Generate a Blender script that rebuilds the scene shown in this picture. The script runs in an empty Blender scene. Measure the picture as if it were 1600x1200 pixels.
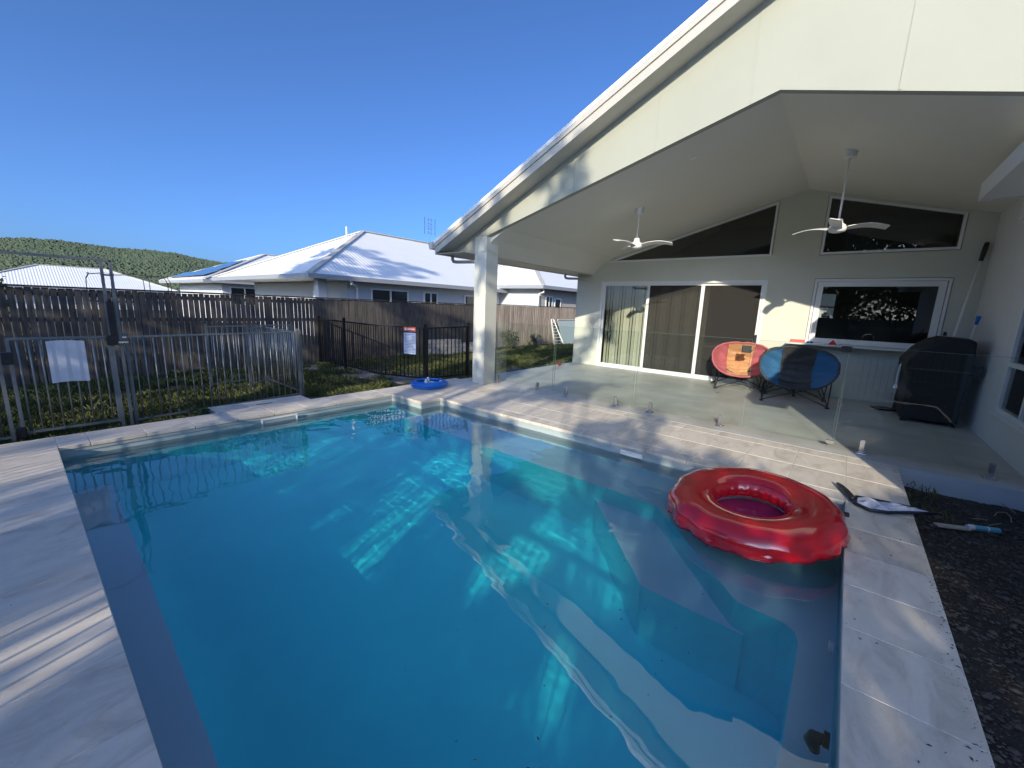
import bpy, bmesh, math, random
import numpy as np
from mathutils import Vector, Matrix, noise
S = bpy.context.scene
COL = S.collection
R = math.radians
random.seed(7)

# ------------------------------------------------------------------ camera, sky, sun, exposure
YAW, PITCH, ROLL, FPX = 0.88958746, 0.18748665, 0.03843815, 634.765
cam = bpy.data.cameras.new('camera'); cam_ob = bpy.data.objects.new('camera', cam); COL.objects.link(cam_ob)
fw = Vector((math.sin(YAW)*math.cos(PITCH), math.cos(YAW)*math.cos(PITCH), -math.sin(PITCH)))
rt = Vector((math.cos(YAW), -math.sin(YAW), 0)); up = rt.cross(fw)
r2 = math.cos(ROLL)*rt + math.sin(ROLL)*up; u2 = -math.sin(ROLL)*rt + math.cos(ROLL)*up
cam_ob.matrix_world = Matrix(((r2.x, u2.x, -fw.x, 0), (r2.y, u2.y, -fw.y, 0), (r2.z, u2.z, -fw.z, 1.6), (0, 0, 0, 1)))
cam.sensor_width = 36; cam.lens = 36*FPX/1600; cam.clip_start = 0.05; cam.clip_end = 6000
S.camera = cam_ob

SUN = Vector((-4.75, -1.62, 1.83)).normalized()      # towards the sun
SH = Vector((0.9465, 0.3228)); SN = Vector((-0.3228, 0.9465)); ST = 0.36464
w = bpy.data.worlds.new('World'); S.world = w; w.use_nodes = True
wn = w.node_tree; bg = wn.nodes['Background']
sky = wn.nodes.new('ShaderNodeTexSky'); sky.sky_type = 'NISHITA'; sky.sun_disc = False
sky.sun_elevation = math.asin(SUN.z); sky.sun_rotation = math.atan2(SUN.x, SUN.y)
sky.altitude = 0; sky.air_density = 1.0; sky.dust_density = 2.4; sky.ozone_density = 8.0; sky.air_density = 0.62
wn.links.new(sky.outputs[0], bg.inputs[0]); bg.inputs[1].default_value = 0.15
sl = bpy.data.lights.new('sun', 'SUN'); sl.energy = 3.0; sl.angle = R(0.53); sl.color = (1.0, 0.90, 0.72)
sl.cycles.is_caustics_light = True
so = bpy.data.objects.new('sun', sl); COL.objects.link(so)
so.rotation_euler = SUN.to_track_quat('Z', 'Y').to_euler(); so.location = (-20, -8, 12)
vs = S.view_settings; vs.view_transform = 'Standard'; vs.look = 'None'; vs.gamma = 1; vs.use_curve_mapping = False
vs.exposure = 0.80
S.cycles.max_bounces = 9; S.cycles.diffuse_bounces = 4; S.cycles.glossy_bounces = 4
S.cycles.transmission_bounces = 6; S.cycles.transparent_max_bounces = 24
S.cycles.sample_clamp_indirect = 6.0; S.cycles.caustics_refractive = True; S.cycles.caustics_reflective = False
S.cycles.blur_glossy = 0.5

# ------------------------------------------------------------------ helpers
class MB:
    def __init__(s): s.v = []; s.f = []
    def add(s, vs, fs):
        n = len(s.v); s.v += [tuple(p) for p in vs]; s.f += [tuple(i+n for i in f) for f in fs]; return s
    def box(s, x0, x1, y0, y1, z0, z1):
        return s.add([(x0,y0,z0),(x1,y0,z0),(x1,y1,z0),(x0,y1,z0),(x0,y0,z1),(x1,y0,z1),(x1,y1,z1),(x0,y1,z1)],
                     [(3,2,1,0),(4,5,6,7),(0,1,5,4),(1,2,6,5),(2,3,7,6),(3,0,4,7)])
    def quad(s, a, b, c, d): return s.add([a,b,c,d], [(0,1,2,3)])
    def bar(s, a, b, w=.02, h=.02, upv=(0,0,1)):
        a = Vector(a); b = Vector(b); d = (b-a).normalized(); U = Vector(upv)
        if abs(d.dot(U)) > .98: U = Vector((1,0,0))
        X = d.cross(U).normalized(); Y = X.cross(d).normalized()
        vs = [p + X*sx*w/2 + Y*sy*h/2 for p in (a, b) for sx, sy in ((-1,-1),(1,-1),(1,1),(-1,1))]
        return s.add(vs, [(0,1,2,3),(7,6,5,4),(0,4,5,1),(1,5,6,2),(2,6,7,3),(3,7,4,0)])
    def tube(s, pts, r=.01, n=8, caps=True, closed=False):
        pts = [Vector(p) for p in pts]; rs = r if isinstance(r, (list, tuple)) else [r]*len(pts)
        rings = []; prev = None; N = len(pts)
        for i, p in enumerate(pts):
            if closed: d = pts[(i+1) % N] - pts[i-1]
            else: d = pts[min(i+1, N-1)] - pts[max(i-1, 0)]
            d.normalize()
            if prev is None:
                X = d.orthogonal().normalized()
            else:
                X = (prev - d*prev.dot(d))
                X = X.normalized() if X.length > 1e-6 else d.orthogonal().normalized()
            prev = X; Y = d.cross(X)
            rings.append([p + (X*math.cos(2*math.pi*k/n) + Y*math.sin(2*math.pi*k/n))*rs[i] for k in range(n)])
        vs = [q for rg in rings for q in rg]; fs = []
        M = N if closed else N-1
        for i in range(M):
            for k in range(n):
                j = (i+1) % N
                fs.append((i*n+k, i*n+(k+1) % n, j*n+(k+1) % n, j*n+k))
        if caps and not closed:
            fs.append(tuple(range(n))[::-1]); fs.append(tuple((N-1)*n+k for k in range(n)))
        return s.add(vs, fs)
    def lathe(s, prof, c=(0,0,0), n=24):
        vs = []; fs = []
        for (r, z) in prof:
            for k in range(n):
                a = 2*math.pi*k/n; vs.append((c[0]+r*math.cos(a), c[1]+r*math.sin(a), c[2]+z))
        for i in range(len(prof)-1):
            for k in range(n): fs.append((i*n+k, i*n+(k+1) % n, (i+1)*n+(k+1) % n, (i+1)*n+k))
        fs.append(tuple(range(n))[::-1]); fs.append(tuple((len(prof)-1)*n+k for k in range(n)))
        return s.add(vs, fs)
    def prism(s, poly, z0, z1):
        n = len(poly); vs = [(x,y,z0) for x,y in poly] + [(x,y,z1) for x,y in poly]
        fs = [tuple(range(n))[::-1], tuple(range(n, 2*n))] + [(i,(i+1)%n,n+(i+1)%n,n+i) for i in range(n)]
        return s.add(vs, fs)
    def prismx(s, poly, x0, x1):     # poly in (y,z)
        n = len(poly); vs = [(x0,y,z) for y,z in poly] + [(x1,y,z) for y,z in poly]
        fs = [tuple(range(n))[::-1], tuple(range(n, 2*n))] + [(i,(i+1)%n,n+(i+1)%n,n+i) for i in range(n)]
        return s.add(vs, fs)
    def mesh(s, name, mat, smooth=False, bevel=0):
        m = bpy.data.meshes.new(name); m.from_pydata(s.v, [], s.f); m.validate()
        if mat: m.materials.append(mat)
        if smooth:
            for p in m.polygons: p.use_smooth = True
        return m

def ob(name, mb, mat, parent=None, smooth=False, bevel=0, loc=None, fixn=True):
    m = mb if isinstance(mb, bpy.types.Mesh) else mb.mesh(name, mat, smooth)
    if fixn and not isinstance(mb, bpy.types.Mesh):
        bm = bmesh.new(); bm.from_mesh(m); bmesh.ops.recalc_face_normals(bm, faces=bm.faces); bm.to_mesh(m); bm.free()
    o = bpy.data.objects.new(name, m); COL.objects.link(o)
    if parent is not None: o.parent = parent
    if loc: o.location = loc
    if bevel:
        b = o.modifiers.new('bevel', 'BEVEL'); b.width = bevel; b.segments = 2; b.limit_method = 'ANGLE'
    return o
def tag(o, label, cat, group=None, kind=None):
    if label: o['label'] = label
    if cat: o['category'] = cat
    if group: o['group'] = group
    if kind: o['kind'] = kind
    return o
def thing(name, label, cat, loc=(0,0,0), rz=0, group=None):
    o = bpy.data.objects.new(name, None); COL.objects.link(o); o.location = loc; o.rotation_euler = (0,0,rz)
    o.empty_display_size = .1
    return tag(o, label, cat, group)
def struct(name, mb, mat, **k):
    o = ob(name, mb, mat, **k); o['kind'] = 'structure'; return o
def copy_tree(o, parent=None):
    c = o.copy(); COL.objects.link(c)
    if parent is not None: c.parent = parent
    for ch in list(o.children): copy_tree(ch, c)
    return c

# ------------------------------------------------------------------ materials
def mat(name, col, rough=.6, metal=0, var=0, vscale=3, bump=0, bscale=40, spec=.5, col2=None, dist=0.0, **kw):
    m = bpy.data.materials.new(name); m.use_nodes = True; nt = m.node_tree; p = nt.nodes['Principled BSDF']
    p.inputs['Base Color'].default_value = (*col, 1); p.inputs['Roughness'].default_value = rough
    p.inputs['Metallic'].default_value = metal; p.inputs['Specular IOR Level'].default_value = spec
    tc = nt.nodes.new('ShaderNodeTexCoord')
    if var or col2:
        n = nt.nodes.new('ShaderNodeTexNoise'); n.inputs['Scale'].default_value = vscale; n.inputs['Detail'].default_value = 6
        n.inputs['Roughness'].default_value = .6; n.inputs['Distortion'].default_value = dist
        nt.links.new(tc.outputs['Object'], n.inputs['Vector'])
        cr = nt.nodes.new('ShaderNodeValToRGB'); cr.color_ramp.elements[0].position = .3; cr.color_ramp.elements[1].position = .7
        a = col2 if col2 else tuple(c*(1-var) for c in col); b = col if col2 else tuple(min(1, c*(1+var)) for c in col)
        cr.color_ramp.elements[0].color = (*a, 1); cr.color_ramp.elements[1].color = (*b, 1)
        nt.links.new(n.outputs['Fac'], cr.inputs['Fac']); nt.links.new(cr.outputs['Color'], p.inputs['Base Color'])
    if bump:
        n2 = nt.nodes.new('ShaderNodeTexNoise'); n2.inputs['Scale'].default_value = bscale; n2.inputs['Detail'].default_value = 4
        nt.links.new(tc.outputs['Object'], n2.inputs['Vector'])
        b = nt.nodes.new('ShaderNodeBump'); b.inputs['Strength'].default_value = bump; b.inputs['Distance'].default_value = .01
        nt.links.new(n2.outputs['Fac'], b.inputs['Height']); nt.links.new(b.outputs['Normal'], p.inputs['Normal'])
    for k, v in kw.items(): p.inputs[k].default_value = v
    return m
def nodes(m): return m.node_tree, m.node_tree.nodes['Principled BSDF']

M = {}
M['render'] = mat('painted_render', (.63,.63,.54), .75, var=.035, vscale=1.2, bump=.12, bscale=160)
M['white'] = mat('white_paint', (.80,.80,.78), .45)
M['frame'] = mat('white_powdercoat', (.78,.79,.78), .35)
M['fascia'] = mat('fascia_metal', (.52,.50,.44), .4, var=.03, vscale=5)
M['gutter'] = mat('gutter_metal', (.50,.50,.48), .4, var=.05)
M['dark'] = mat('black_plastic', (.012,.012,.014), .45)
M['blackmetal'] = mat('black_powdercoat', (.010,.010,.012), .4)
M['steel'] = mat('brushed_steel', (.55,.55,.56), .22, metal=1)
M['galv'] = mat('galvanised_steel', (.27,.29,.29), .42, metal=.55, var=.15, vscale=9)
M['galvpost'] = mat('dull_galvanised_post', (.17,.19,.20), .5, metal=.4, var=.15, vscale=9)
M['shell'] = mat('pale_gelcoat', (.035,.86,.97), .35, var=.05, vscale=1.5)  # blue of deep water put into the shell colour
M['step'] = mat('step_gelcoat', (.36,.68,.80), .4, var=.05, vscale=2)  # paler tone stands in for shallow water over the ledges
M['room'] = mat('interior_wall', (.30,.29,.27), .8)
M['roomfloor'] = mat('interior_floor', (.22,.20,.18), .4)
M['soil'] = mat('garden_soil', (.045,.038,.032), .95, col2=(.018,.016,.014), vscale=14, bump=1, bscale=60)
M['stone'] = mat('gravel_stone', (.075,.068,.062), .9, var=.5, vscale=9)
M['grass'] = mat('grass_blades', (.125,.135,.035), .7, col2=(.04,.062,.018), vscale=3)
M['lawn'] = mat('lawn_soil', (.060,.060,.028), .95, col2=(.03,.036,.016), vscale=5, bump=.6, bscale=50)
M['leaf'] = mat('leaf', (.075,.115,.03), .6, col2=(.035,.065,.018), vscale=4)
M['bark'] = mat('bark', (.10,.08,.06), .9, var=.4, vscale=12, bump=.8)
M['tan'] = mat('tan_vinyl', (.62,.45,.22), .25)
M['red'] = mat('red_vinyl', (.62,.010,.018), .10, var=.10, vscale=5, spec=.8)
M['red'].node_tree.nodes['Principled BSDF'].inputs['Coat Weight'].default_value = .5
M['purple'] = mat('purple_vinyl', (.30,.02,.09), .15)
M['hose'] = mat('blue_hose', (.01,.16,.62), .35)
M['net'] = mat('white_mesh', (.62,.63,.70), .9, bump=.5, bscale=90)
M['bbq'] = mat('black_fabric_cover', (.007,.010,.012), .7, var=.3, vscale=6, bump=.3, bscale=12)
M['orange'] = mat('orange_plastic', (.75,.12,.03), .5)
M['signblue'] = mat('sign_face', (.50,.58,.75), .5)
M['ink'] = mat('sign_ink', (.03,.05,.16), .6)
M['board'] = mat('white_sheet', (.62,.66,.74), .5, var=.03)
M['solar'] = mat('solar_panel', (.02,.05,.12), .08, spec=1)
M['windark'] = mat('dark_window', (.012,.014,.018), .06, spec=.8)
M['brick'] = mat('pale_brick', (.52,.47,.42), .8, var=.1, vscale=20)

# travertine tile: per-tile tint + cloudy veins
def travertine():
    m = mat('travertine', (.52,.47,.42), .55)
    nt, p = nodes(m); tc = nt.nodes.new('ShaderNodeTexCoord')
    at = nt.nodes.new('ShaderNodeAttribute'); at.attribute_name = 'tint'
    mp = nt.nodes.new('ShaderNodeMapping'); mp.inputs['Scale'].default_value = (1.0, 2.2, 1)
    nt.links.new(tc.outputs['Object'], mp.inputs['Vector'])
    ad = nt.nodes.new('ShaderNodeVectorMath'); ad.operation = 'ADD'
    sc = nt.nodes.new('ShaderNodeVectorMath'); sc.operation = 'SCALE'; sc.inputs[3].default_value = 17
    nt.links.new(at.outputs['Vector'], sc.inputs[0]); nt.links.new(mp.outputs[0], ad.inputs[0]); nt.links.new(sc.outputs[0], ad.inputs[1])
    n = nt.nodes.new('ShaderNodeTexNoise'); n.inputs['Scale'].default_value = 2.6; n.inputs['Detail'].default_value = 8; n.inputs['Roughness'].default_value = .65; n.inputs['Distortion'].default_value = .7
    nt.links.new(ad.outputs[0], n.inputs['Vector'])
    cr = nt.nodes.new('ShaderNodeValToRGB'); e = cr.color_ramp.elements
    e[0].position = .28; e[0].color = (.52,.445,.355,1); e[1].position = .74; e[1].color = (.86,.77,.64,1)
    x = e.new(.5); x.color = (.74,.66,.545,1)
    nt.links.new(n.outputs['Fac'], cr.inputs['Fac'])
    mx = nt.nodes.new('ShaderNodeMix'); mx.data_type = 'RGBA'; mx.blend_type = 'MULTIPLY'; mx.inputs[0].default_value = 1
    mr = nt.nodes.new('ShaderNodeMapRange'); mr.inputs[3].default_value = .84; mr.inputs[4].default_value = 1.08
    nt.links.new(at.outputs['Fac'], mr.inputs[0])
    nt.links.new(cr.outputs['Color'], mx.inputs[6]); nt.links.new(mr.outputs[0], mx.inputs[7])
    v = nt.nodes.new('ShaderNodeTexVoronoi'); v.inputs['Scale'].default_value = 26
    nt.links.new(mp.outputs[0], v.inputs['Vector'])
    cr2 = nt.nodes.new('ShaderNodeValToRGB'); cr2.color_ramp.elements[0].position = .03; cr2.color_ramp.elements[0].color = (.45,.42,.38,1); cr2.color_ramp.elements[1].position = .09
    nt.links.new(v.outputs['Distance'], cr2.inputs['Fac'])
    m2 = nt.nodes.new('ShaderNodeMix'); m2.data_type = 'RGBA'; m2.blend_type = 'MULTIPLY'; m2.inputs[0].default_value = .8
    nt.links.new(mx.outputs[2], m2.inputs[6]); nt.links.new(cr2.outputs['Color'], m2.inputs[7])
    nt.links.new(m2.outputs[2], p.inputs['Base Color'])
    b = nt.nodes.new('ShaderNodeBump'); b.inputs['Strength'].default_value = .25; b.inputs['Distance'].default_value = .004
    n3 = nt.nodes.new('ShaderNodeTexNoise'); n3.inputs['Scale'].default_value = 60; n3.inputs['Detail'].default_value = 5
    nt.links.new(tc.outputs['Object'], n3.inputs['Vector']); nt.links.new(n3.outputs['Fac'], b.inputs['Height']); nt.links.new(b.outputs['Normal'], p.inputs['Normal'])
    return m
M['trav'] = travertine()
M['grout'] = mat('grout', (.60,.57,.52), .9)
def porcelain():
    m = mat('patio_porcelain', (.42,.42,.38), .45)
    nt, p = nodes(m); tc = nt.nodes.new('ShaderNodeTexCoord')
    at = nt.nodes.new('ShaderNodeAttribute'); at.attribute_name = 'tint'
    n = nt.nodes.new('ShaderNodeTexNoise'); n.inputs['Scale'].default_value = 1.8; n.inputs['Detail'].default_value = 6
    nt.links.new(tc.outputs['Object'], n.inputs['Vector'])
    cr = nt.nodes.new('ShaderNodeValToRGB'); cr.color_ramp.elements[0].position = .3; cr.color_ramp.elements[0].color = (.44,.43,.38,1)
    cr.color_ramp.elements[1].position = .7; cr.color_ramp.elements[1].color = (.60,.59,.53,1)
    nt.links.new(n.outputs['Fac'], cr.inputs['Fac'])
    mr = nt.nodes.new('ShaderNodeMapRange'); mr.inputs[3].default_value = .93; mr.inputs[4].default_value = 1.04; nt.links.new(at.outputs['Fac'], mr.inputs[0])
    mx = nt.nodes.new('ShaderNodeMix'); mx.data_type = 'RGBA'; mx.blend_type = 'MULTIPLY'; mx.inputs[0].default_value = 1
    nt.links.new(cr.outputs['Color'], mx.inputs[6]); nt.links.new(mr.outputs[0], mx.inputs[7]); nt.links.new(mx.outputs[2], p.inputs['Base Color'])
    return m
M['porc'] = porcelain()
def timber(nm, dk, lt):
    m = mat(nm, (.20,.16,.13), .85)
    nt, p = nodes(m); tc = nt.nodes.new('ShaderNodeTexCoord'); at = nt.nodes.new('ShaderNodeAttribute'); at.attribute_name = 'tint'
    mp = nt.nodes.new('ShaderNodeMapping'); mp.inputs['Scale'].default_value = (14, 14, 1.2)
    nt.links.new(tc.outputs['Object'], mp.inputs['Vector'])
    n = nt.nodes.new('ShaderNodeTexNoise'); n.inputs['Scale'].default_value = 2; n.inputs['Detail'].default_value = 7; n.inputs['Distortion'].default_value = .5
    nt.links.new(mp.outputs[0], n.inputs['Vector'])
    cr = nt.nodes.new('ShaderNodeValToRGB'); e = cr.color_ramp.elements
    e[0].position = .25; e[0].color = (*dk,1); e[1].position = .75; e[1].color = (*lt,1)
    nt.links.new(n.outputs['Fac'], cr.inputs['Fac'])
    mr = nt.nodes.new('ShaderNodeMapRange'); mr.inputs[3].default_value = .6; mr.inputs[4].default_value = 1.25; nt.links.new(at.outputs['Fac'], mr.inputs[0])
    mx = nt.nodes.new('ShaderNodeMix'); mx.data_type = 'RGBA'; mx.blend_type = 'MULTIPLY'; mx.inputs[0].default_value = 1
    nt.links.new(cr.outputs['Color'], mx.inputs[6]); nt.links.new(mr.outputs[0], mx.inputs[7]); nt.links.new(mx.outputs[2], p.inputs['Base Color'])
    return m
M['timber'] = timber('weathered_timber', (.050,.044,.040), (.165,.145,.128)); M['timber2'] = timber('pale_timber', (.26,.21,.165), (.60,.50,.41))  # left run darkened for shade, right run lightened for sun
def thin_glass(name, tint=(.90,.96,.94), extra=0.0, mul=1.0):
    m = bpy.data.materials.new(name); m.use_nodes = True; nt = m.node_tree; nt.nodes.clear()
    o = nt.nodes.new('ShaderNodeOutputMaterial'); t = nt.nodes.new('ShaderNodeBsdfTransparent'); g = nt.nodes.new('ShaderNodeBsdfGlossy')
    t.inputs[0].default_value = (*tint, 1); g.inputs['Roughness'].default_value = 0.0; g.inputs[0].default_value = (1,1,1,1)
    fr = nt.nodes.new('ShaderNodeFresnel'); fr.inputs[0].default_value = 1.5
    mu = nt.nodes.new('ShaderNodeMath'); mu.operation = 'MULTIPLY_ADD'; mu.inputs[1].default_value = mul; mu.inputs[2].default_value = extra; mu.use_clamp = True
    mx = nt.nodes.new('ShaderNodeMixShader')
    nt.links.new(fr.outputs[0], mu.inputs[0]); nt.links.new(mu.outputs[0], mx.inputs[0]); nt.links.new(t.outputs[0], mx.inputs[1]); nt.links.new(g.outputs[0], mx.inputs[2])
    nt.links.new(mx.outputs[0], o.inputs[0]); return m
M['glass'] = thin_glass('fence_glass', (.945,.975,.965), 0.0, .5)
M['gedge'] = mat('polished_glass_edge', (.14,.22,.19), .2)
M['winglass'] = thin_glass('window_glass', (.84,.87,.855), .0, 1.0)
def screen_mat():
    m = bpy.data.materials.new('insect_screen'); m.use_nodes = True; nt = m.node_tree; nt.nodes.clear()
    o = nt.nodes.new('ShaderNodeOutputMaterial'); t = nt.nodes.new('ShaderNodeBsdfTransparent'); d = nt.nodes.new('ShaderNodeBsdfDiffuse')
    d.inputs[0].default_value = (.055,.052,.05,1); mx = nt.nodes.new('ShaderNodeMixShader'); mx.inputs[0].default_value = .5
    nt.links.new(t.outputs[0], mx.inputs[1]); nt.links.new(d.outputs[0], mx.inputs[2]); nt.links.new(mx.outputs[0], o.inputs[0]); return m
M['screen'] = screen_mat()
def water_mat():
    m = bpy.data.materials.new('pool_water'); m.use_nodes = True; nt = m.node_tree; nt.nodes.clear()
    o = nt.nodes.new('ShaderNodeOutputMaterial'); g = nt.nodes.new('ShaderNodeBsdfGlass')
    g.inputs['Roughness'].default_value = 0; g.inputs['IOR'].default_value = 1.333; g.inputs['Color'].default_value = (.97,1,1,1)
    g2 = nt.nodes.new('ShaderNodeBsdfGlossy'); g2.inputs['Roughness'].default_value = 0; g2.inputs['Color'].default_value = (1,1,1,1)
    mx = nt.nodes.new('ShaderNodeMixShader'); mx.inputs[0].default_value = .045
    nt.links.new(g.outputs[0], mx.inputs[1]); nt.links.new(g2.outputs[0], mx.inputs[2]); nt.links.new(mx.outputs[0], o.inputs[0]); return m
M['water'] = water_mat()
def roof_metal(name, axis, col=(.86,.86,.84)):
    m = mat(name, col, .45, var=.02, vscale=1)
    nt, p = nodes(m); tc = nt.nodes.new('ShaderNodeTexCoord'); wv = nt.nodes.new('ShaderNodeTexWave')
    wv.bands_direction = axis; wv.inputs['Scale'].default_value = 1.65; wv.wave_profile = 'SIN'
    nt.links.new(tc.outputs['Object'], wv.inputs['Vector'])
    b = nt.nodes.new('ShaderNodeBump'); b.inputs['Strength'].default_value = .5; b.inputs['Distance'].default_value = .025
    nt.links.new(wv.outputs['Fac'], b.inputs['Height']); nt.links.new(b.outputs['Normal'], p.inputs['Normal']); return m
M['roofx'] = roof_metal('white_corrugated_roof', 'X'); M['roofy'] = roof_metal('white_corrugated_roof_side', 'Y')
M['hillm'] = mat('forest_canopy', (.085,.115,.065), .95, col2=(.06,.085,.045), vscale=.16)
M['hilltree'] = mat('hill_crown', (.105,.135,.075), .95, col2=(.07,.10,.055), vscale=.05)
M['pink'] = mat('red_quilted_fabric', (.50,.13,.15), .9, bump=.5, bscale=25)
M['or2'] = mat('orange_quilted_fabric', (.58,.31,.15), .9, bump=.5, bscale=25)
M['blue'] = mat('blue_quilted_fabric', (.035,.14,.30), .9, bump=.5, bscale=25)
M['grey'] = mat('charcoal_quilted_fabric', (.055,.052,.055), .9, bump=.5, bscale=25)
M['lime'] = mat('lime_trim', (.45,.75,.04), .6)
M['blind'] = mat('cream_blind', (.82,.77,.63), .8)

def set_tint(o, per):            # per-face random value, 'per' faces share one tint
    m = o.data; a = m.attributes.new('tint', 'FLOAT_COLOR', 'FACE'); rnd = random.Random(3)
    n = len(m.polygons); c = np.zeros((n, 4), dtype=np.float32); cur = None
    for i in range(n):
        if i % per == 0: cur = (rnd.random(), rnd.random(), rnd.random(), 1)
        c[i] = cur
    # use identical channels for Fac consistency
    a.data.foreach_set('color', c.ravel())

# ------------------------------------------------------------------ ground
LZ = -.14
PX0, PX1, PY0, PY1 = .148, 4.55, -.205, 6.10     # coping inner edge
g = MB()
for (x0,x1,y0,y1) in ((-60,-2.9,-60,60),(-2.9,0,-60,-.65),(-2.9,0,6.58,60),(0.0,60,-60,-1.73),(0.0,.35,-1.73,-.5),(0.0,4.7,6.3,60),(4.7,6.13,-.6,60),(6.13,60,-1.73,60)):
    g.quad((x0,y0,LZ-.02),(x1,y0,LZ-.02),(x1,y1,LZ-.02),(x0,y1,LZ-.02))
far = [(-1500,-1500,60,3000)]
g.quad((-1500,60,LZ-.02),(2500,60,LZ-.02),(2500,2500,LZ-.02),(-1500,2500,LZ-.02))
g.quad((-1500,-1500,LZ-.02),(2500,-1500,LZ-.02),(2500,-60,LZ-.02),(-1500,-60,LZ-.02))
g.quad((-1500,-60,LZ-.02),(-60,-60,LZ-.02),(-60,60,LZ-.02),(-1500,60,LZ-.02))
g.quad((60,-60,LZ-.02),(2500,-60,LZ-.02),(2500,60,LZ-.02),(60,60,LZ-.02))
struct('ground', g, M['lawn'])

# ------------------------------------------------------------------ pool shell, water
sh = MB(); up_ = MB()
ex0, ex1, ey0, ey1 = PX0-.015, PX1+.015, PY0-.015, PY1+.015
nx, ny = 4.155, 5.285
FZ = -1.5
out = [(ex0,ey0),(ex1,ey0),(ex1,ny),(nx,ny),(nx,ey1),(ex0,ey1)]
UX = -1.0                                        # unseen extension under the left deck, added so the sun's ripple light traces
deep = [(UX,ey0),(ex1,ey0),(ex1,ny),(nx,ny),(nx,ey1),(UX,ey1)]
sh.add([(x,y,FZ) for x,y in deep], [tuple(range(6))])
for i in range(6):
    a = deep[i]; b = deep[(i+1) % 6]
    if i == 5: sh.quad((a[0],a[1],FZ),(b[0],b[1],FZ),(b[0],b[1],-.20),(a[0],a[1],-.20)); continue
    sh.quad((a[0],a[1],FZ),(b[0],b[1],FZ),(b[0],b[1],-.42),(a[0],a[1],-.42))
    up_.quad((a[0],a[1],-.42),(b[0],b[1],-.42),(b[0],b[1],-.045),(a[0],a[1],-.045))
stp = MB()
def ledge(poly, z, edges, zb=FZ):   # top face plus the free vertical faces
    stp.add([(x,y,z) for x,y in poly], [tuple(range(len(poly)))])
    for i, j in edges:
        a = poly[i]; b = poly[j]
        sh.quad((a[0],a[1],zb),(b[0],b[1],zb),(b[0],b[1],z),(a[0],a[1],z))  # side faces take the painted deep-water blue
L1 = -.45
ledge([(.37,ey0-.01),(.37,-.045),(2.74,-.045),(2.83,-.02),(2.875,.05),(2.88,.29),(2.90,.33),(3.79,1.18),(3.81,1.22),(3.81,ny+.01),(ex1+.01,ny+.01),(ex1+.01,ey0-.01)], L1,
      [(1,2),(2,3),(3,4),(4,5),(5,6),(6,7),(7,8),(8,9)])
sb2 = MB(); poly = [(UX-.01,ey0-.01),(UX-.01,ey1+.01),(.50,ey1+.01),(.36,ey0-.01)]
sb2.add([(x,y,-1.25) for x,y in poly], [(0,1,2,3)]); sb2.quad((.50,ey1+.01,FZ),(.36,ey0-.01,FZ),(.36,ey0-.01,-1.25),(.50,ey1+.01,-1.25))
sb3 = struct('pool_bench', sb2, mat('bench_gelcoat', (.62,.82,.94), .4)); sb3.cycles.is_caustics_receiver = True  # colour lightened to offset the deep shade on this bench
ledge([(2.862,.24),(2.86,.93),(2.87,.96),(3.78,1.83),(3.83,1.9),(3.83,1.14),(2.94,.28)], -.80, [(0,1),(1,2),(2,3),(3,4)])
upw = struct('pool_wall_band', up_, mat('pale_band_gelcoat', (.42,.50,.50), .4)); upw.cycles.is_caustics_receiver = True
shell = struct('pool_shell', sh, M['shell'])
shell.cycles.is_caustics_receiver = True
steps = ob('pool_step', stp, M['step']); steps['kind'] = 'structure'
steps.cycles.is_caustics_receiver = True
# water surface: real small waves
def wave(x, y):
    far = min(1, max(0, (math.hypot(x-2.9, y-5.0)-.6)/3.6)); amp = 1.25 - .82*far
    return (amp*(.0022*noise.noise(Vector((x*2.2, y*2.2, .3))) + .0013*noise.noise(Vector((x*6.5+3, y*5.2, 1.7)))
            + .00065*noise.noise(Vector((x*15, y*13, 4.2)))) + .0016*noise.noise(Vector((x*.9, y*.9, 7))))
WZ = -.128
xs = np.concatenate([np.linspace(-2.9, PX0-.06, 60), np.linspace(PX0-.02, PX1+.02, 190)])
ys = np.concatenate([np.linspace(-.64, PY0-.06, 8), np.linspace(PY0-.02, PY1+.02, 260)]); NX, NY = len(xs), len(ys)
def inpool(x, y): return max(0, 1-max(0, PX0-x)/.25)*max(0, 1-max(0, PY0-y)/.2)
wv = [(x, y, WZ+wave(x, y)*inpool(x, y)) for y in ys for x in xs]   # unseen water sheet added under deck and coping to carry the ripple light
wf = []
for j in range(NY-1):
    for i in range(NX-1):
        if xs[i] > nx+.03 and ys[j] > ny+.03: continue
        k = j*NX+i; wf.append((k,k+1,k+NX+1,k+NX))
wb = MB(); wb.v = wv; wb.f = wf
water = struct('water', wb, M['water'], smooth=True, fixn=False)
water.cycles.is_caustics_caster = True
# waterline band of the shell (pale rim under the coping)
rim = MB()
for i in range(6):
    a = Vector(out[i]); b = Vector(out[(i+1) % 6])
    d = (b-a).normalized(); nrm = Vector((-d.y, d.x))*.012
    a2 = a+nrm; b2 = b+nrm
    rim.quad((a2.x,a2.y,-.045),(b2.x,b2.y,-.045),(b2.x,b2.y,-.075),(a2.x,a2.y,-.075))
    rim.quad((a.x,a.y,-.076),(b.x,b.y,-.076),(b2.x,b2.y,-.075),(a2.x,a2.y,-.075))
struct('pool_rim', rim, mat('rim_gelcoat', (.42,.46,.45), .4))

# ------------------------------------------------------------------ deck tiles
tiles = MB()
G = .0025
def tile(x0, x1, y0, y1, z0=-.04, z1=0.0): tiles.box(x0+G, x1-G, y0+G, y1-G, z0, z1)
P_ = .4575
row = [PY0 + P_*k for k in range(-3, 17)]
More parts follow.
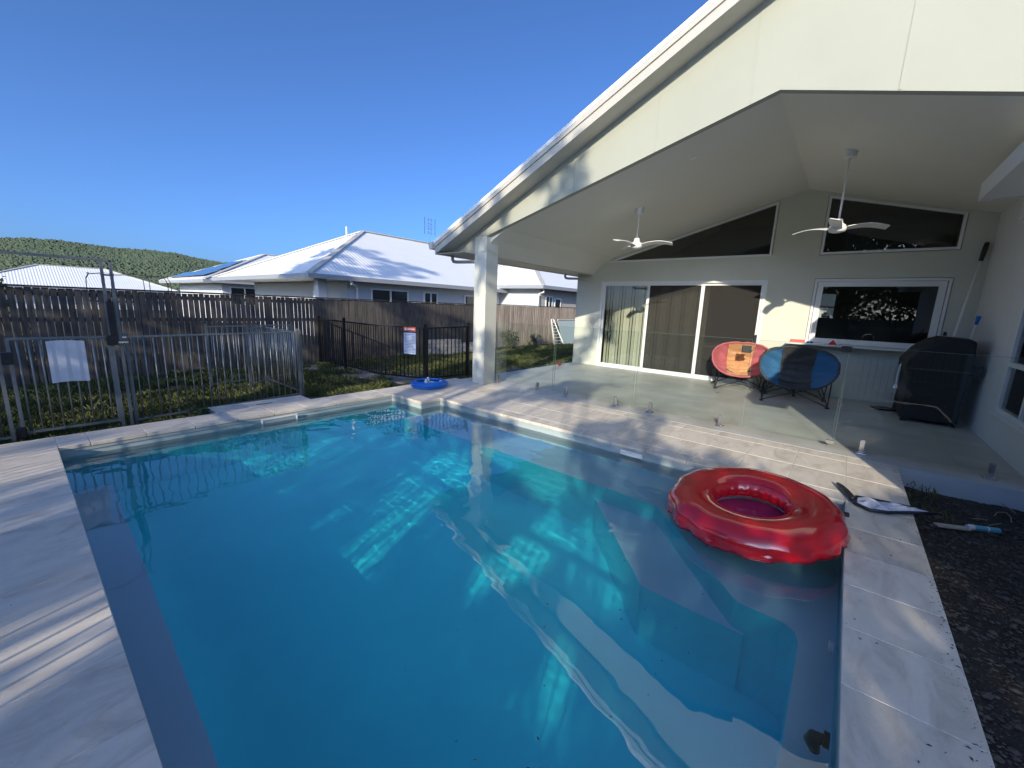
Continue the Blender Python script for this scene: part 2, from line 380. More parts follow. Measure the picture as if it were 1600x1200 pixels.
# left deck
cuts_x = [-2.95,-2.35,-1.75,-1.13,-.46,PX0]
yy = [6.6]
edge_rows = [1.862 + .4575*k for k in range(-7, 11)]
for a, b in zip(edge_rows[:-1], edge_rows[1:]):
    b = min(b, 6.6)
    if a >= 6.1: continue
    if b > 6.1: b = 6.1
    for x0, x1 in zip(cuts_x[:-1], cuts_x[1:]): tile(x0, x1, a, b)
# A coping (fence side) incl. corner row
xa = [-2.95,-2.35,-1.75,-1.13,-.46,PX0] + [PX0+.235+P_*k for k in range(0, 13)]
for a, b in zip(xa[:-1], xa[1:]):
    if a > 5.95: continue
    tile(a, min(b, 6.0), 6.1, 6.6)
# notch coping tile
tile(4.14, 4.55, 5.27, 5.70); tile(4.14, 4.55, 5.70, 6.1)
# B deck: coping row then two columns
rowsB = [PY0 + P_*k for k in range(-1, 14)]
for a, b in zip(rowsB[:-1], rowsB[1:]):
    b2 = min(b, 6.1)
    if a >= 6.1: break
    a2 = a if a > -.66 else -.66
    for x0, x1 in ((4.55,4.78),(4.78,5.33),(5.33,5.88),(5.88,6.12)): tile(x0, x1, a2, b2)
# C coping (near right)
xc = [.148 + (.33 if k else 0) + 0 for k in range(1)]
xcs = [PX0, .334+.0] + [.334+P_*k for k in range(1, 9)] + [4.55]
xcs = [x for x in xcs if x < 4.5] + [4.55]
for a, b in zip(xcs[:-1], xcs[1:]): tile(a, b, -.66, PY0)
# skimmer slab
for a, b in ((1.65,2.08),(2.08,2.52),(2.52,2.95)): tile(a, b, 6.6, 7.0)
deck = struct('pool_deck', tiles, M['trav'], fixn=False, bevel=.004); set_tint(deck, 6)
gr = MB()
for (x0,x1,y0,y1) in ((-2.95,PX0-.03,-1.3,6.599),(PX0-.03,PX1+.03,6.13,6.599),(PX0-.03,PX1+.03,-.657,PY0-.03),(PX1+.03,6.118,-.657,6.599),(4.17,PX1+.03,5.30,6.13),(1.652,2.948,6.599,6.998)):
    gr.box(x0,x1,y0,y1,(-.10 if x1 < PX0 else -.17),-.0035)
gr.box(-2.95,-2.90,-1.3,6.599,-.17,-.10); gr.box(-2.9,PX0-.03,6.55,6.599,-.17,-.10)
struct('deck_base', gr, M['grout'])

# patio floor
pf = MB()
fx = [6.135] + [6.135+.6*k for k in range(1, 8)] + [10.80]
fy = [-1.7,-1.2,-.6,0,.6,1.2,1.8,2.4,3.0,3.6,4.2,4.8,5.4,6.0,6.40]
for a, b in zip(fx[:-1], fx[1:]):
    for c, d in zip(fy[:-1], fy[1:]): pf.box(a+.0015, b-.0015, c+.0015, d-.0015, -.02, 0)
pfl = struct('patio_floor', pf, M['porc'], fixn=False); set_tint(pfl, 6)
sb = MB(); sb.box(6.122,10.8,-1.7,6.42,-.26,-.003); struct('patio_slab', sb, mat('painted_slab_edge', (.50,.55,.58), .7, var=.05))

# garden bed soil + gravel
gb = MB(); N1, N2 = 90, 40
for j in range(N2+1):
    for i in range(N1+1):
        x = .3 + (6.13-.3)*i/N1; y = -1.72 + (1.07)*j/N2
        z = -.20 + .03*noise.noise(Vector((x*3,y*3,0))) + .015*noise.noise(Vector((x*11,y*11,2)))
        gb.v.append((x,y,z))
for j in range(N2):
    for i in range(N1):
        k = j*(N1+1)+i; gb.f.append((k,k+1,k+N1+2,k+N1+1))
struct('garden_bed', gb, M['soil'], smooth=True)
st = MB(); rnd = random.Random(5)
def pebble(mb, x, y, z, r):
    base = [(0,0,1),(.9,0,.2),(.28,.85,.2),(-.72,.52,.2),(-.72,-.52,.2),(.28,-.85,.2),(0,0,-.6)]
    a = rnd.random()*6.28; ca, sa = math.cos(a), math.sin(a); sx, sy, sz = r*rnd.uniform(.7,1.5), r*rnd.uniform(.6,1.1), r*rnd.uniform(.3,.6)
    vs = []
    for p in base:
        px, py = p[0]*sx, p[1]*sy
        vs.append((x+px*ca-py*sa, y+px*sa+py*ca, z+p[2]*sz))
    mb.add(vs, [(0,1,2),(0,2,3),(0,3,4),(0,4,5),(0,5,1),(6,2,1),(6,3,2),(6,4,3),(6,5,4),(6,1,5)])
for _ in range(9000):
    x = rnd.uniform(1.2,6.1); y = rnd.uniform(-1.7,-.68)
    pebble(st, x, y, -.20+.03*noise.noise(Vector((x*3,y*3,0)))+.006, rnd.choice([.004,.005,.006,.008,.008,.011,.017]) )
for _ in range(230):
    x = rnd.uniform(1.5,6.0); pebble(st, x, -.655+abs(rnd.gauss(0,.03)), .003, rnd.choice([.0025,.003,.004,.006]))
for _ in range(260):
    x = rnd.uniform(1.2,6.0); y = rnd.uniform(-1.7,-.72); pebble(st, x, y, -.185, rnd.uniform(.015,.035))
o = ob('gravel', st, M['stone']); tag(o, 'grey gravel and stone chips scattered over the dark garden soil', 'gravel', kind='stuff')

# ------------------------------------------------------------------ own house
XF, XB = 6.05, 10.80
YC, ZC, SC = 1.03, 4.22, .277          # raked ceiling
ZR, SR = 5.35, .4756                   # roof underside at barge line
house = thing('house', 'off-white rendered house with gabled roof over the open patio beside the pool', 'house', (10.8,1,0))
def hpart(name, mb, m, **k):
    o = ob(name, mb, m, **k); o.parent = house; o.matrix_parent_inverse = Matrix.Translation((-10.8,-1,0)); return o
cz = lambda y: ZC - SC*abs(y-YC)
YR = -2.6; ZRR = ZR + SR*(YC-YR)
rz_ = lambda y: ZRR - SR*abs(y-YR)
# back wall with openings (y,z polygon pieces), thickness .22
bw = MB()
def wallp(poly): bw.prismx(poly, XB, XB+.2)
yl, yr = 6.40, -1.7
wallp([(yl,-.2),(yl,2.72),(5.60,2.943),(5.60,-.2)])                  # left of door, up to ceiling
wallp([(5.60,2.40),(5.60,2.943),(5.50,2.93),(1.53,2.93),(1.53,2.40)])   # between door and triangular window
wallp([(1.53,-.2),(1.53,4.10),(YC,4.24),(.69,4.145),(.69,-.2)])
wallp([(.69,-.2),(.69,1.08),(-1.33,1.08),(-1.33,-.2)])
wallp([(.69,2.42),(.69,2.89),(-1.33,2.89),(-1.33,2.42)])
wallp([(-1.33,-.2),(-1.33,3.60),(-1.7,3.49),(-1.7,-.2)])
wallp([(5.60,2.93),(5.60,2.96),(1.53,4.10),(1.53,4.035),(5.50,2.93)])
wallp([(.69,4.06),(.69,4.15),(-1.33,3.60),(-1.33,3.525)])
hpart('back_wall', bw, M['render'])
# ceiling: two raked planes with thickness
ce = MB()
ce.prismx([(YC,ZC),(5.70,cz(5.70)),(5.70,cz(5.70)+.05),(YC,ZC+.05)], XF+.1, XB+.2)
ce.prismx([(YC,ZC),(YC,ZC+.05),(-1.9,cz(-1.9)+.05),(-1.9,cz(-1.9))], XF+.1, XB+.2)
hpart('ceiling', ce, mat('ceiling_paint', (.72,.72,.64), .6, var=.03, vscale=.8))
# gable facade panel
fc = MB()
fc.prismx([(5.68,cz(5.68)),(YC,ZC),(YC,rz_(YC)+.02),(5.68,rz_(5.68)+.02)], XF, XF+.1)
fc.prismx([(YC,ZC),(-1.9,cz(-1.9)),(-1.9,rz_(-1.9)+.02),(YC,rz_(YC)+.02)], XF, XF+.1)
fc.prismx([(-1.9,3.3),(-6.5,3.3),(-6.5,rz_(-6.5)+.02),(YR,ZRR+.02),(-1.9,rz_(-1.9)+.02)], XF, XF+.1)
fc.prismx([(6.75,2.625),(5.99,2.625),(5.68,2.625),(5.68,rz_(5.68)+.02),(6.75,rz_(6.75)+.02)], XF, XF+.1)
hpart('gable_facade', fc, mat('facade_sheet', (.385,.395,.325), .75, var=.03, vscale=1.2, bump=.12, bscale=160))  # wall paint darkened on this face to hold down the full sun
for y2 in (3.78, 2.48, 1.33, -.05, -1.3):
    tr = MB(); tr.box(XF-.006, XF-.0005, y2-.012, y2+.012, cz(y2)+.01, rz_(y2)-.01); hpart('cover_strip', tr, bpy.data.materials['facade_sheet'])
# ceiling drop along the open eave side, sloped to shade like the ceiling; pillars
bm_ = MB(); bm_.prismx([(5.30,cz(5.30)-.004),(5.62,2.86),(5.90,2.60),(5.985,2.60),(5.985,cz(5.98)),(5.30,cz(5.30)+.04)], XF+.1, XB)
hpart('eave_beam', bm_, bpy.data.materials['ceiling_paint'])
bm_ = MB(); bm_.box(XF+.1, XB, 5.895, 5.99, 2.585, 2.5995); hpart('edge_angle', bm_, M['gutter'])
pl = MB(); pl.box(XF-.01, XF+.34, 5.665, 5.985, -.0, 2.64); pl.box(XF-.008, XF+.342, 5.667, 5.983, 2.64, 2.93)
hpart('pillar', pl, M['render'], bevel=.006)
sk = MB(); sk.box(XF-.013, XF-.0101, 5.80, 5.806, 0, 2.8)
# roof slabs
rf = MB()
XO = 5.70; XE = 19.0
ye = 6.80; yw = -4.9
def rtop(y): return rz_(y)+.20
yw = -8.5
rf.prismx([(YR,ZRR+.20),(ye,rtop(ye)),(ye,rtop(ye)+.06),(YR,ZRR+.27)], XO-.03, XE)
rf.prismx([(YR,ZRR+.20),(YR,ZRR+.27),(yw,rtop(yw)+.06),(yw,rtop(yw))], XO-.03, XE)
roof = hpart('roof', rf, M['roofx'])
bg_ = MB()
bg_.prismx([(YR,ZRR),(ye-.03,rz_(ye-.03)),(ye-.03,rtop(ye-.03)),(YR,ZRR+.20)], XO, XO+.03)
bg_.prismx([(YR,ZRR),(YR,ZRR+.20),(yw,rtop(yw)),(yw,rz_(yw))], XO, XO+.03)
bg_.prismx([(YR,ZRR+.13),(ye-.03,rz_(ye-.03)+.13),(ye-.03,rtop(ye-.03)+.03),(YR,ZRR+.23)], XO-.025, XO-.001)
bg_.prismx([(YR,ZRR+.13),(YR,ZRR+.23),(yw,rtop(yw)+.03),(yw,rz_(yw)+.13)], XO-.025, XO-.001)
hpart('barge_board', bg_, M['fascia'])
sf = MB()
sf.prismx([(YR,ZRR+.012),(6.70,rz_(6.70)+.012),(6.70,rz_(6.70)+.03),(YR,ZRR+.03)], XO+.03, XF)
sf.prismx([(YR,ZRR+.012),(YR,ZRR+.03),(yw,rz_(yw)+.03),(yw,rz_(yw)+.012)], XO+.03, XF)
sf.box(XO+.03, 18.9, 5.985, 6.77, 2.612, 2.622)
hpart('soffit', sf, M['fascia'])
fb = MB(); fb.box(XO+.0, 18.95, 6.77, 6.79, 2.60, 2.83); hpart('fascia_board', fb, M['gutter'])
gt = MB(); gt.prismx([(6.795,2.70),(6.90,2.70),(6.935,2.83),(6.925,2.83),(6.893,2.71),(6.80,2.71),(6.80,2.84),(6.795,2.84)], XO-.06, 18.98)
gt.prismx([(6.795,2.70),(6.90,2.70),(6.935,2.83),(6.795,2.84)], XO-.065, XO-.055)
hpart('gutter', gt, M['gutter'])
# downpipe offsets under the soffit at both ends
for x in (6.12, 10.60):
    dp = MB(); dp.tube([(x,6.72,2.62),(x,6.72,2.54),(x,6.69,2.50),(x,6.60,2.485),(x,6.05,2.47),(x,5.99,2.47)], .034, 10)
    hpart('downpipe', dp, M['gutter'], smooth=True)
# side body of the house beyond the back wall (left return wall)
sw = MB(); sw.box(XB+.2, 18.5, 6.2, 6.40, -.2, 2.62); sw.box(15.0,15.2,-1.7,6.2,-.2,4.0); hpart('side_wall', sw, M['render'])
# wing wall on the right
wg = MB()
wx0, wx1 = 2.14, XB+.2
wy = -1.70
w0, w1, wz0, wz1 = 6.35, 8.25, .48, 2.42       # window opening in x / z
wg.box(wx0, w0, wy-.2, wy, -.2, 3.75); wg.box(w1, wx1, wy-.2, wy, -.2, 3.75)
wg.box(w0, w1, wy-.2, wy, -.2, wz0); wg.box(w0, w1, wy-.2, wy, wz1, 3.75)
wg.box(wx0, wx0+.2, -7.5, wy-.2, -.2, 2.75)
wg.box(wx0+.2, wx1, -7.5, -7.3, -.2, 2.75)
hpart('wing_wall', wg, mat('wing_render', (.70,.71,.68), .75, var=.04, vscale=1.2, bump=.12, bscale=160))
we = MB()
we.box(1.72, 5.9, -1.19, -1.17, 2.62, 2.86); we.box(1.72, 5.9, wy+.001, -1.19, 2.64, 2.65)
we.box(5.9, 8.10, -1.07, -1.05, 3.16, 3.38); we.box(5.9, 8.10, wy+.001, -1.07, 3.18, 3.19); we.box(8.10, 8.12, wy+.001, -1.05, 3.16, 3.38)
we.box(5.9, 8.45, -1.50, wy+.002, 2.94, 3.178)
hpart('wing_eave', we, M['frame'])
wr = MB()
wr.add([(1.70,-1.1,2.84),(5.9,-1.1,2.84),(5.9,-4.6,4.4),(5.2,-4.6,4.4),(1.70,-8,2.84),(5.9,-8,2.84)], [(0,1,2,3),(0,3,4),(4,3,2,5)])
hpart('wing_roof', wr, M['roofx'])
# wing window
ww = MB()
def frame_yz(mb, y0, y1, z0, z1, x, t=.05, d=.06):
    mb.box(x, x+d, y0, y1, z1-t, z1); mb.box(x, x+d, y0, y1, z0, z0+t); mb.box(x, x+d, y0, y0+t, z0+t, z1-t); mb.box(x, x+d, y1-t, y1, z0+t, z1-t)
def frame_xz(mb, x0, x1, z0, z1, y, t=.05, d=.06):
    mb.box(x0, x1, y-d, y, z1-t, z1); mb.box(x0, x1, y-d, y, z0, z0+t); mb.box(x0, x0+t, y-d, y, z0+t, z1-t); mb.box(x1-t, x1, y-d, y, z0+t, z1-t)
frame_xz(ww, w0, w1, wz0, wz1, wy+.012); ww.box(w0+.05, w1-.05, wy-.045, wy+.010, 1.08, 1.14); ww.box(7.3,7.36, wy-.045, wy+.008, wz0+.05, 1.08)
ww.box(w0-.03, w1+.03, wy-.02, wy+.05, wz0-.04, wz0-.001)
wo = hpart('window', ww, M['frame'])
gp = MB(); gp.box(w0+.05, w1-.05, wy-.03, wy-.024, wz0+.05, wz1-.05)
o = ob('pane', gp, M['winglass'], parent=wo)
wbk = MB(); wbk.box(w0-.1, w1+.1, wy-.5, wy-.45, .3, 2.6); hpart('curtain', wbk, mat('curtain_cloth', (.35,.36,.36), .9, var=.2, vscale=9))
# small casement handle/stay
# sliding door in back wall
door = MB(); XD = XB-.015
frame_yz(door, 1.53, 5.60, 0.0, 2.40, XD, .055, .11)
dfr = hpart('sliding_door', door, M['frame'])
def dpanel(y0, y1, x, glass, nm='sash'):
    f = MB(); frame_yz(f, y0, y1, .045, 2.345, x, .06, .03); s_ = ob(nm, f, M['frame'], parent=dfr)
    p = MB(); p.box(x+.012, x+.016, y0+.06, y1-.06, .10, 2.29); ob('pane', p, glass, parent=dfr)
dpanel(4.22, 5.545, XD+.055, M['winglass']); dpanel(2.86, 4.25, XD+.03, M['winglass']); dpanel(1.585, 2.90, XD+.055, M['winglass'])
scn = MB(); scn.box(XD+.016, XD+.019, 2.92, 4.19, .10, 2.29); ob('insect_screen', scn, M['screen'], parent=dfr)
scn = MB(); scn.box(XD+.038, XD+.041, 1.65, 2.84, .10, 2.29); ob('insect_screen', scn, M['screen'], parent=dfr)
hd = MB(); hd.box(XD-.012, XD+.05, 1.60, 1.63, .98, 1.18); hd.box(XD-.03, XD-.012, 1.605, 1.625, 1.0, 1.16); ob('door_handle', hd, M['dark'], parent=dfr)
# triangular windows
def poly_window(poly, t=.05):
    n = len(poly); c = Vector((sum(p[0] for p in poly)/n, sum(p[1] for p in poly)/n)); inner = []
    for i in range(n):
        a = Vector(poly[i-1]); b = Vector(poly[i]); d = Vector(poly[(i+1) % n])
        e1 = (b-a).normalized(); e2 = (d-b).normalized()
        n1 = Vector((-e1.y,e1.x)); n2 = Vector((-e2.y,e2.x))
        if n1.dot(c-b) < 0: n1 = -n1
        if n2.dot(c-b) < 0: n2 = -n2
        bis = (n1+n2); bis = bis/ (bis.length**2) * 2 if bis.length > 1e-6 else n1
        inner.append(b + bis*t)
    f = MB()
    for i in range(n):
        j = (i+1) % n; q = [poly[i], poly[j], tuple(inner[j]), tuple(inner[i])]
        f.prismx(q, XB-.012, XB+.06)
    o = hpart('window', f, M['frame'])
    p = MB(); p.prismx([tuple(q) for q in inner], XB+.02, XB+.025); ob('pane', p, M['winglass'], parent=o)
poly_window([(5.53,2.915),(1.54,2.915),(1.54,4.045)], .045)
poly_window([(.68,2.90),(.68,4.055),(-1.32,3.52),(-1.32,2.90)], .045)
kw = MB(); frame_yz(kw, -1.32, .68, 1.10, 2.41, XB-.02, .045, .12); frame_yz(kw, -1.265, .625, 1.10, 2.36, XB-.0, .10, .05)
kwo = hpart('window', kw, M['frame'])
p = MB(); p.box(XB+.02, XB+.025, -1.17, .53, 1.19, 2.27); ob('pane', p, M['winglass'], parent=kwo)
# servery bench
bn = MB(); bn.box(10.42, XB-.001, -1.15, .98, 1.055, 1.095)
hpart('servery_bench', bn, mat('white_stone_bench', (.70,.72,.70), .3, var=.04), bevel=.004)
bc = MB(); 
for k in range(21): bc.box(10.775, XB-.001, .95-.1*k-.094, .95-.1*k, .0, 1.05)
hpart('bench_panelling', bc, mat('pale_panel', (.60,.62,.58), .6))
# interior of the room seen through glass
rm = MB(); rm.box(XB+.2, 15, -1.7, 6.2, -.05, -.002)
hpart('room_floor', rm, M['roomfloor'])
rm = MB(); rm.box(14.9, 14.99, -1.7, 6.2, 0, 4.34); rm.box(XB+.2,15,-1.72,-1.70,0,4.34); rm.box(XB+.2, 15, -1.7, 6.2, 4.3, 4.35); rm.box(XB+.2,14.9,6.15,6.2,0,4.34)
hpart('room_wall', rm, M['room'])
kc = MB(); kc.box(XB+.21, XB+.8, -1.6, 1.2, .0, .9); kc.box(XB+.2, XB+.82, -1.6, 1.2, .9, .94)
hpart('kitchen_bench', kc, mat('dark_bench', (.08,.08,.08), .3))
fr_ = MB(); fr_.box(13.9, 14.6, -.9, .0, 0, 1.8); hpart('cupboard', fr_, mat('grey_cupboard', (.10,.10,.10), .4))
bl = MB()
for k in range(30):
    y = 5.50-.092*k; a = .34+.22*math.sin(k*1.7)
    bl.bar((XB+.30+.03*math.sin(k), y, 1.18), (XB+.30+.03*math.sin(k)+.0001, y, 1.1801), 0, 0) if 0 else None
    c, s_ = math.cos(a)*.050, math.sin(a)*.050
    bl.quad((XB+.30-s_, y-c, .05), (XB+.30+s_, y+c, .05), (XB+.30+s_, y+c, 2.36), (XB+.30-s_, y-c, 2.36))
hpart('vertical_blind', bl, M['blind'])

# dining set inside the sliding door
t = thing('dining_table', 'pale dining table seen through the right pane of the sliding door', 'table', (12.6,2.6,0))
b = MB(); b.box(-.5,.5,-.8,.8,.72,.76); ob('tabletop', b, M['white'], parent=t)
for sx in (-.42,.42):
    for sy in (-.7,.7):
        b = MB(); b.box(sx-.03,sx+.03,sy-.03,sy+.03,0,.72); ob('leg', b, M['tan'], parent=t)
t = thing('dining_chair', 'tan wooden dining chair standing inside the right sliding door pane', 'chair', (11.75,2.45,0), .2)
b = MB(); b.box(-.2,.2,-.2,.2,.43,.47); ob('seat', b, M['tan'], parent=t)
b = MB(); b.box(-.21,-.18,-.2,.2,.55,.9); ob('backrest', b, M['tan'], parent=t)
for sx in (-.19,.19):
    for sy in (-.18,.18):
        b = MB(); b.box(sx-.02,sx+.02,sy-.02,sy+.02,0,.43 if sx > 0 else .9); ob('leg', b, M['tan'], parent=t)
t = thing('kitchen_tap', 'brass gooseneck tap behind the kitchen window glass', 'tap', (11.1,-.25,.94))
b = MB(); b.tube([(0,0,0),(0,0,.30)]+[(0,-.09+.09*math.cos(a),.30+.09*math.sin(a)) for a in np.linspace(0.1,2.9,10)]+[(0,-.18,.24)], .014, 8)
ob('spout', b, mat('brass', (.65,.5,.28), .25, metal=1), parent=t, smooth=True)
b = MB(); b.lathe([(.03,0),(.03,.02),(.018,.03)], n=12); ob('base', b, M['tan'], parent=t)
t = thing('dish_rack', 'arched wire dish rack at the left end of the kitchen window', 'dish rack', (11.15,.33,.94))
b = MB()
for k in range(5):
    b.tube([(-.1+.05*k, -.22+.44*i/14, .02+.20*math.sin(math.pi*i/14)) for i in range(15)], .006, 6)
ob('frame', b, M['steel'], parent=t, smooth=True)
b = MB(); b.box(-.14,.14,-.24,.24,.0,.02); ob('tray', b, M['white'], parent=t)

# panel joint lines in ceiling speakers / light discs
for (x, y) in ((6.80,2.17),):
    b = MB(); b.lathe([(.05,0),(.05,.008)], n=20)
    o = ob('downlight', b, M['white'], smooth=False); o.location = (x, y, cz(y)-.008); o.rotation_euler = (-math.atan(SC),0,0)
    tag(o, 'small round white downlight set flush in the raked patio ceiling', 'downlight')

# ------------------------------------------------------------------ ceiling fans
def make_fan(loc, drop, rz, label):
    t = thing('ceiling_fan', label, 'ceiling fan', loc, rz, 'white ceiling fans under the patio ceiling')
    b = MB(); b.lathe([(.03,-.11),(.075,-.10),(.085,-.02),(.085,.04)], n=24); ob('canopy', b, M['white'], parent=t, smooth=False, bevel=.003)
    b = MB(); b.tube([(0,0,-.1),(0,0,-drop+.1)], .014, 10); ob('rod', b, M['white'], parent=t, smooth=True)
    b = MB(); b.lathe([(.02,.12),(.05,.11),(.06,.05),(.10,.02),(.115,-.03),(.10,-.07),(.05,-.085)], (0,0,-drop), 28); ob('motor', b, M['white'], parent=t, smooth=True)
    for k in range(3):
        a = k*2*math.pi/3; vs = []; n = 10
        for i in range(n+1):
            s = i/n; r = .10+.56*s; wd = .075*(1-.25*s)+.015*math.sin(math.pi*s); dz = .045*math.sin(s*math.pi*.9)-.01
            for q, (c, h) in enumerate(((-1,.012),(1,-.022),(1,-.030),(-1,.004))):
                lx, ly = r, c*wd + .05*s*s
                vs.append((lx*math.cos(a)-ly*math.sin(a), lx*math.sin(a)+ly*math.cos(a), -drop+dz+h))
        b = MB(); fs = []
        for i in range(n):
            for q in range(4): fs.append((i*4+q, i*4+(q+1)%4, (i+1)*4+(q+1)%4, (i+1)*4+q))
        fs += [(0,3,2,1), (n*4,n*4+1,n*4+2,n*4+3)]
        b.add(vs, fs); ob('blade', b, M['white'], parent=t)
    return t
make_fan((8.09,.35,cz(.35)), 1.06, .95, 'white ceiling fan on a long rod in front of the right gable window')
make_fan((7.94,3.44,cz(3.44)), .66, .75, 'white ceiling fan on a short rod in front of the left triangular window')

# ------------------------------------------------------------------ frameless glass fence
GX = 6.40
spans = [(5.66,4.20,(5.60,4.55)),(4.16,2.60,(3.89,2.90)),(2.56,.985,(2.29,1.25)),(.955,-.04,()),(-.065,-1.66,(-.34,-1.39))]
glab = ['first glass fence panel beside the rendered pillar', 'second glass fence panel from the pillar', 'third glass fence panel from the pillar, just left of the glass gate',
        'glass gate with black latch standing in front of the camp chairs', 'glass fence panel at the right end in front of the covered barbecue']
for i, (a, c, sp) in enumerate(spans):
    gate = not sp
    t = thing('glass_gate' if gate else 'glass_fence_panel', glab[i], 'glass gate' if gate else 'glass panel', (GX,(a+c)/2,0), 0, None if gate else 'frameless glass fence panels along the patio edge')
    m_ = (a+c)/2
    b = MB(); b.box(-.005,.005, c-m_, a-m_, .055, 1.285); ob('pane', b, M['glass'], parent=t)
    b = MB()
    for y in (c-m_-.002, a-m_): b.box(-.005,.005,y,y+.002,.055,1.285)
    b.box(-.005,.005,c-m_,a-m_,1.2855,1.2875); ob('edge', b, M['gedge'], parent=t)
    for y in sp:
        y -= m_
        b = MB(); b.box(-.024,-.006,y-.024,y+.024,.012,.165); b.box(.006,.024,y-.024,y+.024,.012,.165); b.box(-.006,.006,y-.024,y+.024,.012,.053)
        b.box(-.055,.055,y-.055,y+.055,.0,.012); b.lathe([(.008,0),(.008,.012)], (-.03,y-.03,.012), 8)
        ob('spigot', b, M['steel'], parent=t, bevel=.003)
    if gate:
        b = MB(); b.box(-.03,.03,c-m_-.03,c-m_+.07,1.215,1.285); ob('latch', b, M['dark'], parent=t, bevel=.008)
        b = MB(); b.box(-.014,-.006,c-m_-.03,c-m_+.05,.055,.095); b.box(.006,.014,c-m_-.03,c-m_+.05,.055,.095); ob('bracket', b, M['steel'], parent=t)

# ------------------------------------------------------------------ timber paling fence
tf = thing('timber_fence', 'weathered timber paling fence running along the back of the yard', 'fence', (8,11.2,LZ))
def tpart(name, mb, m, **k): return ob(name, mb, m, parent=tf, **k)
rnd = random.Random(11); FY = 0.0
def palings(x0, x1, gap, nm):
    b = MB(); x = x0
    while x < x1:
        wd = .1-gap*rnd.uniform(.6,1.3); top = 1.76+rnd.uniform(-.006,.006); y = rnd.uniform(-.004,.004)
        b.box(x-8, x-8+wd, y, y+.016, .03, top); x += .1
    o = tpart(nm, b, M['timber'], fixn=False); set_tint(o, 6); return o
palings(-6, 5.2, .013, 'paling_panel'); palings(5.2, 11.6, .006, 'paling_panel')
b = MB(); x = 11.6
while x < 27:
    b.box(x-8, x-8+.1, 0, .016, .03, 1.79); b.box(x-8+.07, x-8+.17, -.018, -.002, .03, 1.79+rnd.uniform(-.004,.004)); x += .14
o = tpart('paling_panel', b, M['timber2'], fixn=False); set_tint(o, 6)
for z in (.30, 1.16, 1.62):
    b = MB(); b.box(-14, 19, .017, .055, z, z+.075); tpart('rail', b, M['timber'])
b = MB(); b.box(-14, 3.6, -.03, .05, 1.768, 1.80); tpart('capping', b, M['timber'])
b = MB(); b.box(3.6, 19, -.035, .05, 1.80, 1.83); tpart('capping', b, M['timber'])
for k in range(14):
    b = MB(); x = -13.5+2.4*k; b.box(x, x+.1, .056, .13, -.1, 1.74); tpart('post', b, M['timber'])

# ------------------------------------------------------------------ galvanised pool gate and fence on the left
def picket_run(mb, a, b_, z0, z1, n, r=.008):
    a = Vector(a); b_ = Vector(b_)
    for k in range(n):
        p = a.lerp(b_, (k+.5)/n); mb.tube([(p.x,p.y,z0),(p.x,p.y,z1)], r, 6)
GY = 6.90
t = thing('pool_gate', 'galvanised pool gate with a white sheet tied to its bars and a black magnetic latch', 'gate', (.3,GY,LZ))
b = MB(); b.bar((-.36,0,1.20),(.42,0,1.20),.025,.025); b.bar((-.36,0,.16),(.42,0,.16),.025,.025); b.bar((-.36,0,.16),(-.36,0,1.20),.03,.03,(0,1,0)); b.bar((.42,0,.14),(.42,0,1.22),.03,.03,(0,1,0)); ob('frame', b, M['galvpost'], parent=t)
b = MB(); picket_run(b, (-.34,0,0), (.40,0,0), .16, 1.20, 9); ob('bar', b, M['galv'], parent=t, smooth=True)
b = MB(); b.box(.44,.50,-.035,.03,1.12,1.62); b.box(.40,.50,-.045,.035,1.10,1.22); b.lathe([(.02,0),(.02,.03)], (.47,-.0,1.62), 12); ob('latch', b, M['dark'], parent=t, bevel=.01)
for z in (.10,.93):
    b = MB(); b.box(-.42,-.34,-.035,.035,z,z+.13); ob('hinge', b, M['dark'], parent=t, bevel=.01)
wbm = MB()
for i in range(9):
    pass
n = 10; vs = []; fs = []
for j in range(5):
    for i in range(n):
        x = -.09+.30*i/(n-1); z = 1.165-.475*j/4; vs.append((x, -.016-.006*math.sin(i*math.pi/1.5)*(.5+j/6), z+.01*math.sin(i*.4)))
for j in range(4):
    for i in range(n-1): fs.append((j*n+i, j*n+i+1, (j+1)*n+i+1, (j+1)*n+i))
b = MB(); b.add(vs, fs); o = ob('sign_sheet', b, M['board'], parent=t); md = o.modifiers.new('s','SOLIDIFY'); md.thickness = .003
o['label'] = 'blank white sheet fixed behind the gate bars'
t = thing('gate_portal', 'tall grey steel gate surround with double upright and top rail above the pool gate', 'gate frame', (.78,GY,LZ))
b = MB(); b.bar((-.035,0,-.05),(-.035,0,2.09),.028,.028,(0,1,0)); b.bar((.045,0,-.05),(.045,0,2.10),.028,.028,(0,1,0)); ob('upright', b, M['galvpost'], parent=t)
b = MB(); b.bar((-1.20,0,2.10),(.058,0,2.10),.028,.028); b.bar((-.022,0,1.93),(.032,0,1.93),.02,.02); ob('top_rail', b, M['galvpost'], parent=t)
b = MB(); b.bar((-1.2,0,-.05),(-1.2,0,2.085),.028,.028,(0,1,0)); b.bar((-1.12,0,-.05),(-1.12,0,2.085),.028,.028,(0,1,0)); ob('upright', b, M['galvpost'], parent=t)
b = MB(); b.bar((.02,0,1.13),(.11,.0,1.13),.035,.02); b.bar((.058,0,1.19),(.10,.0,1.19),.02,.02); ob('clamp', b, M['steel'], parent=t)

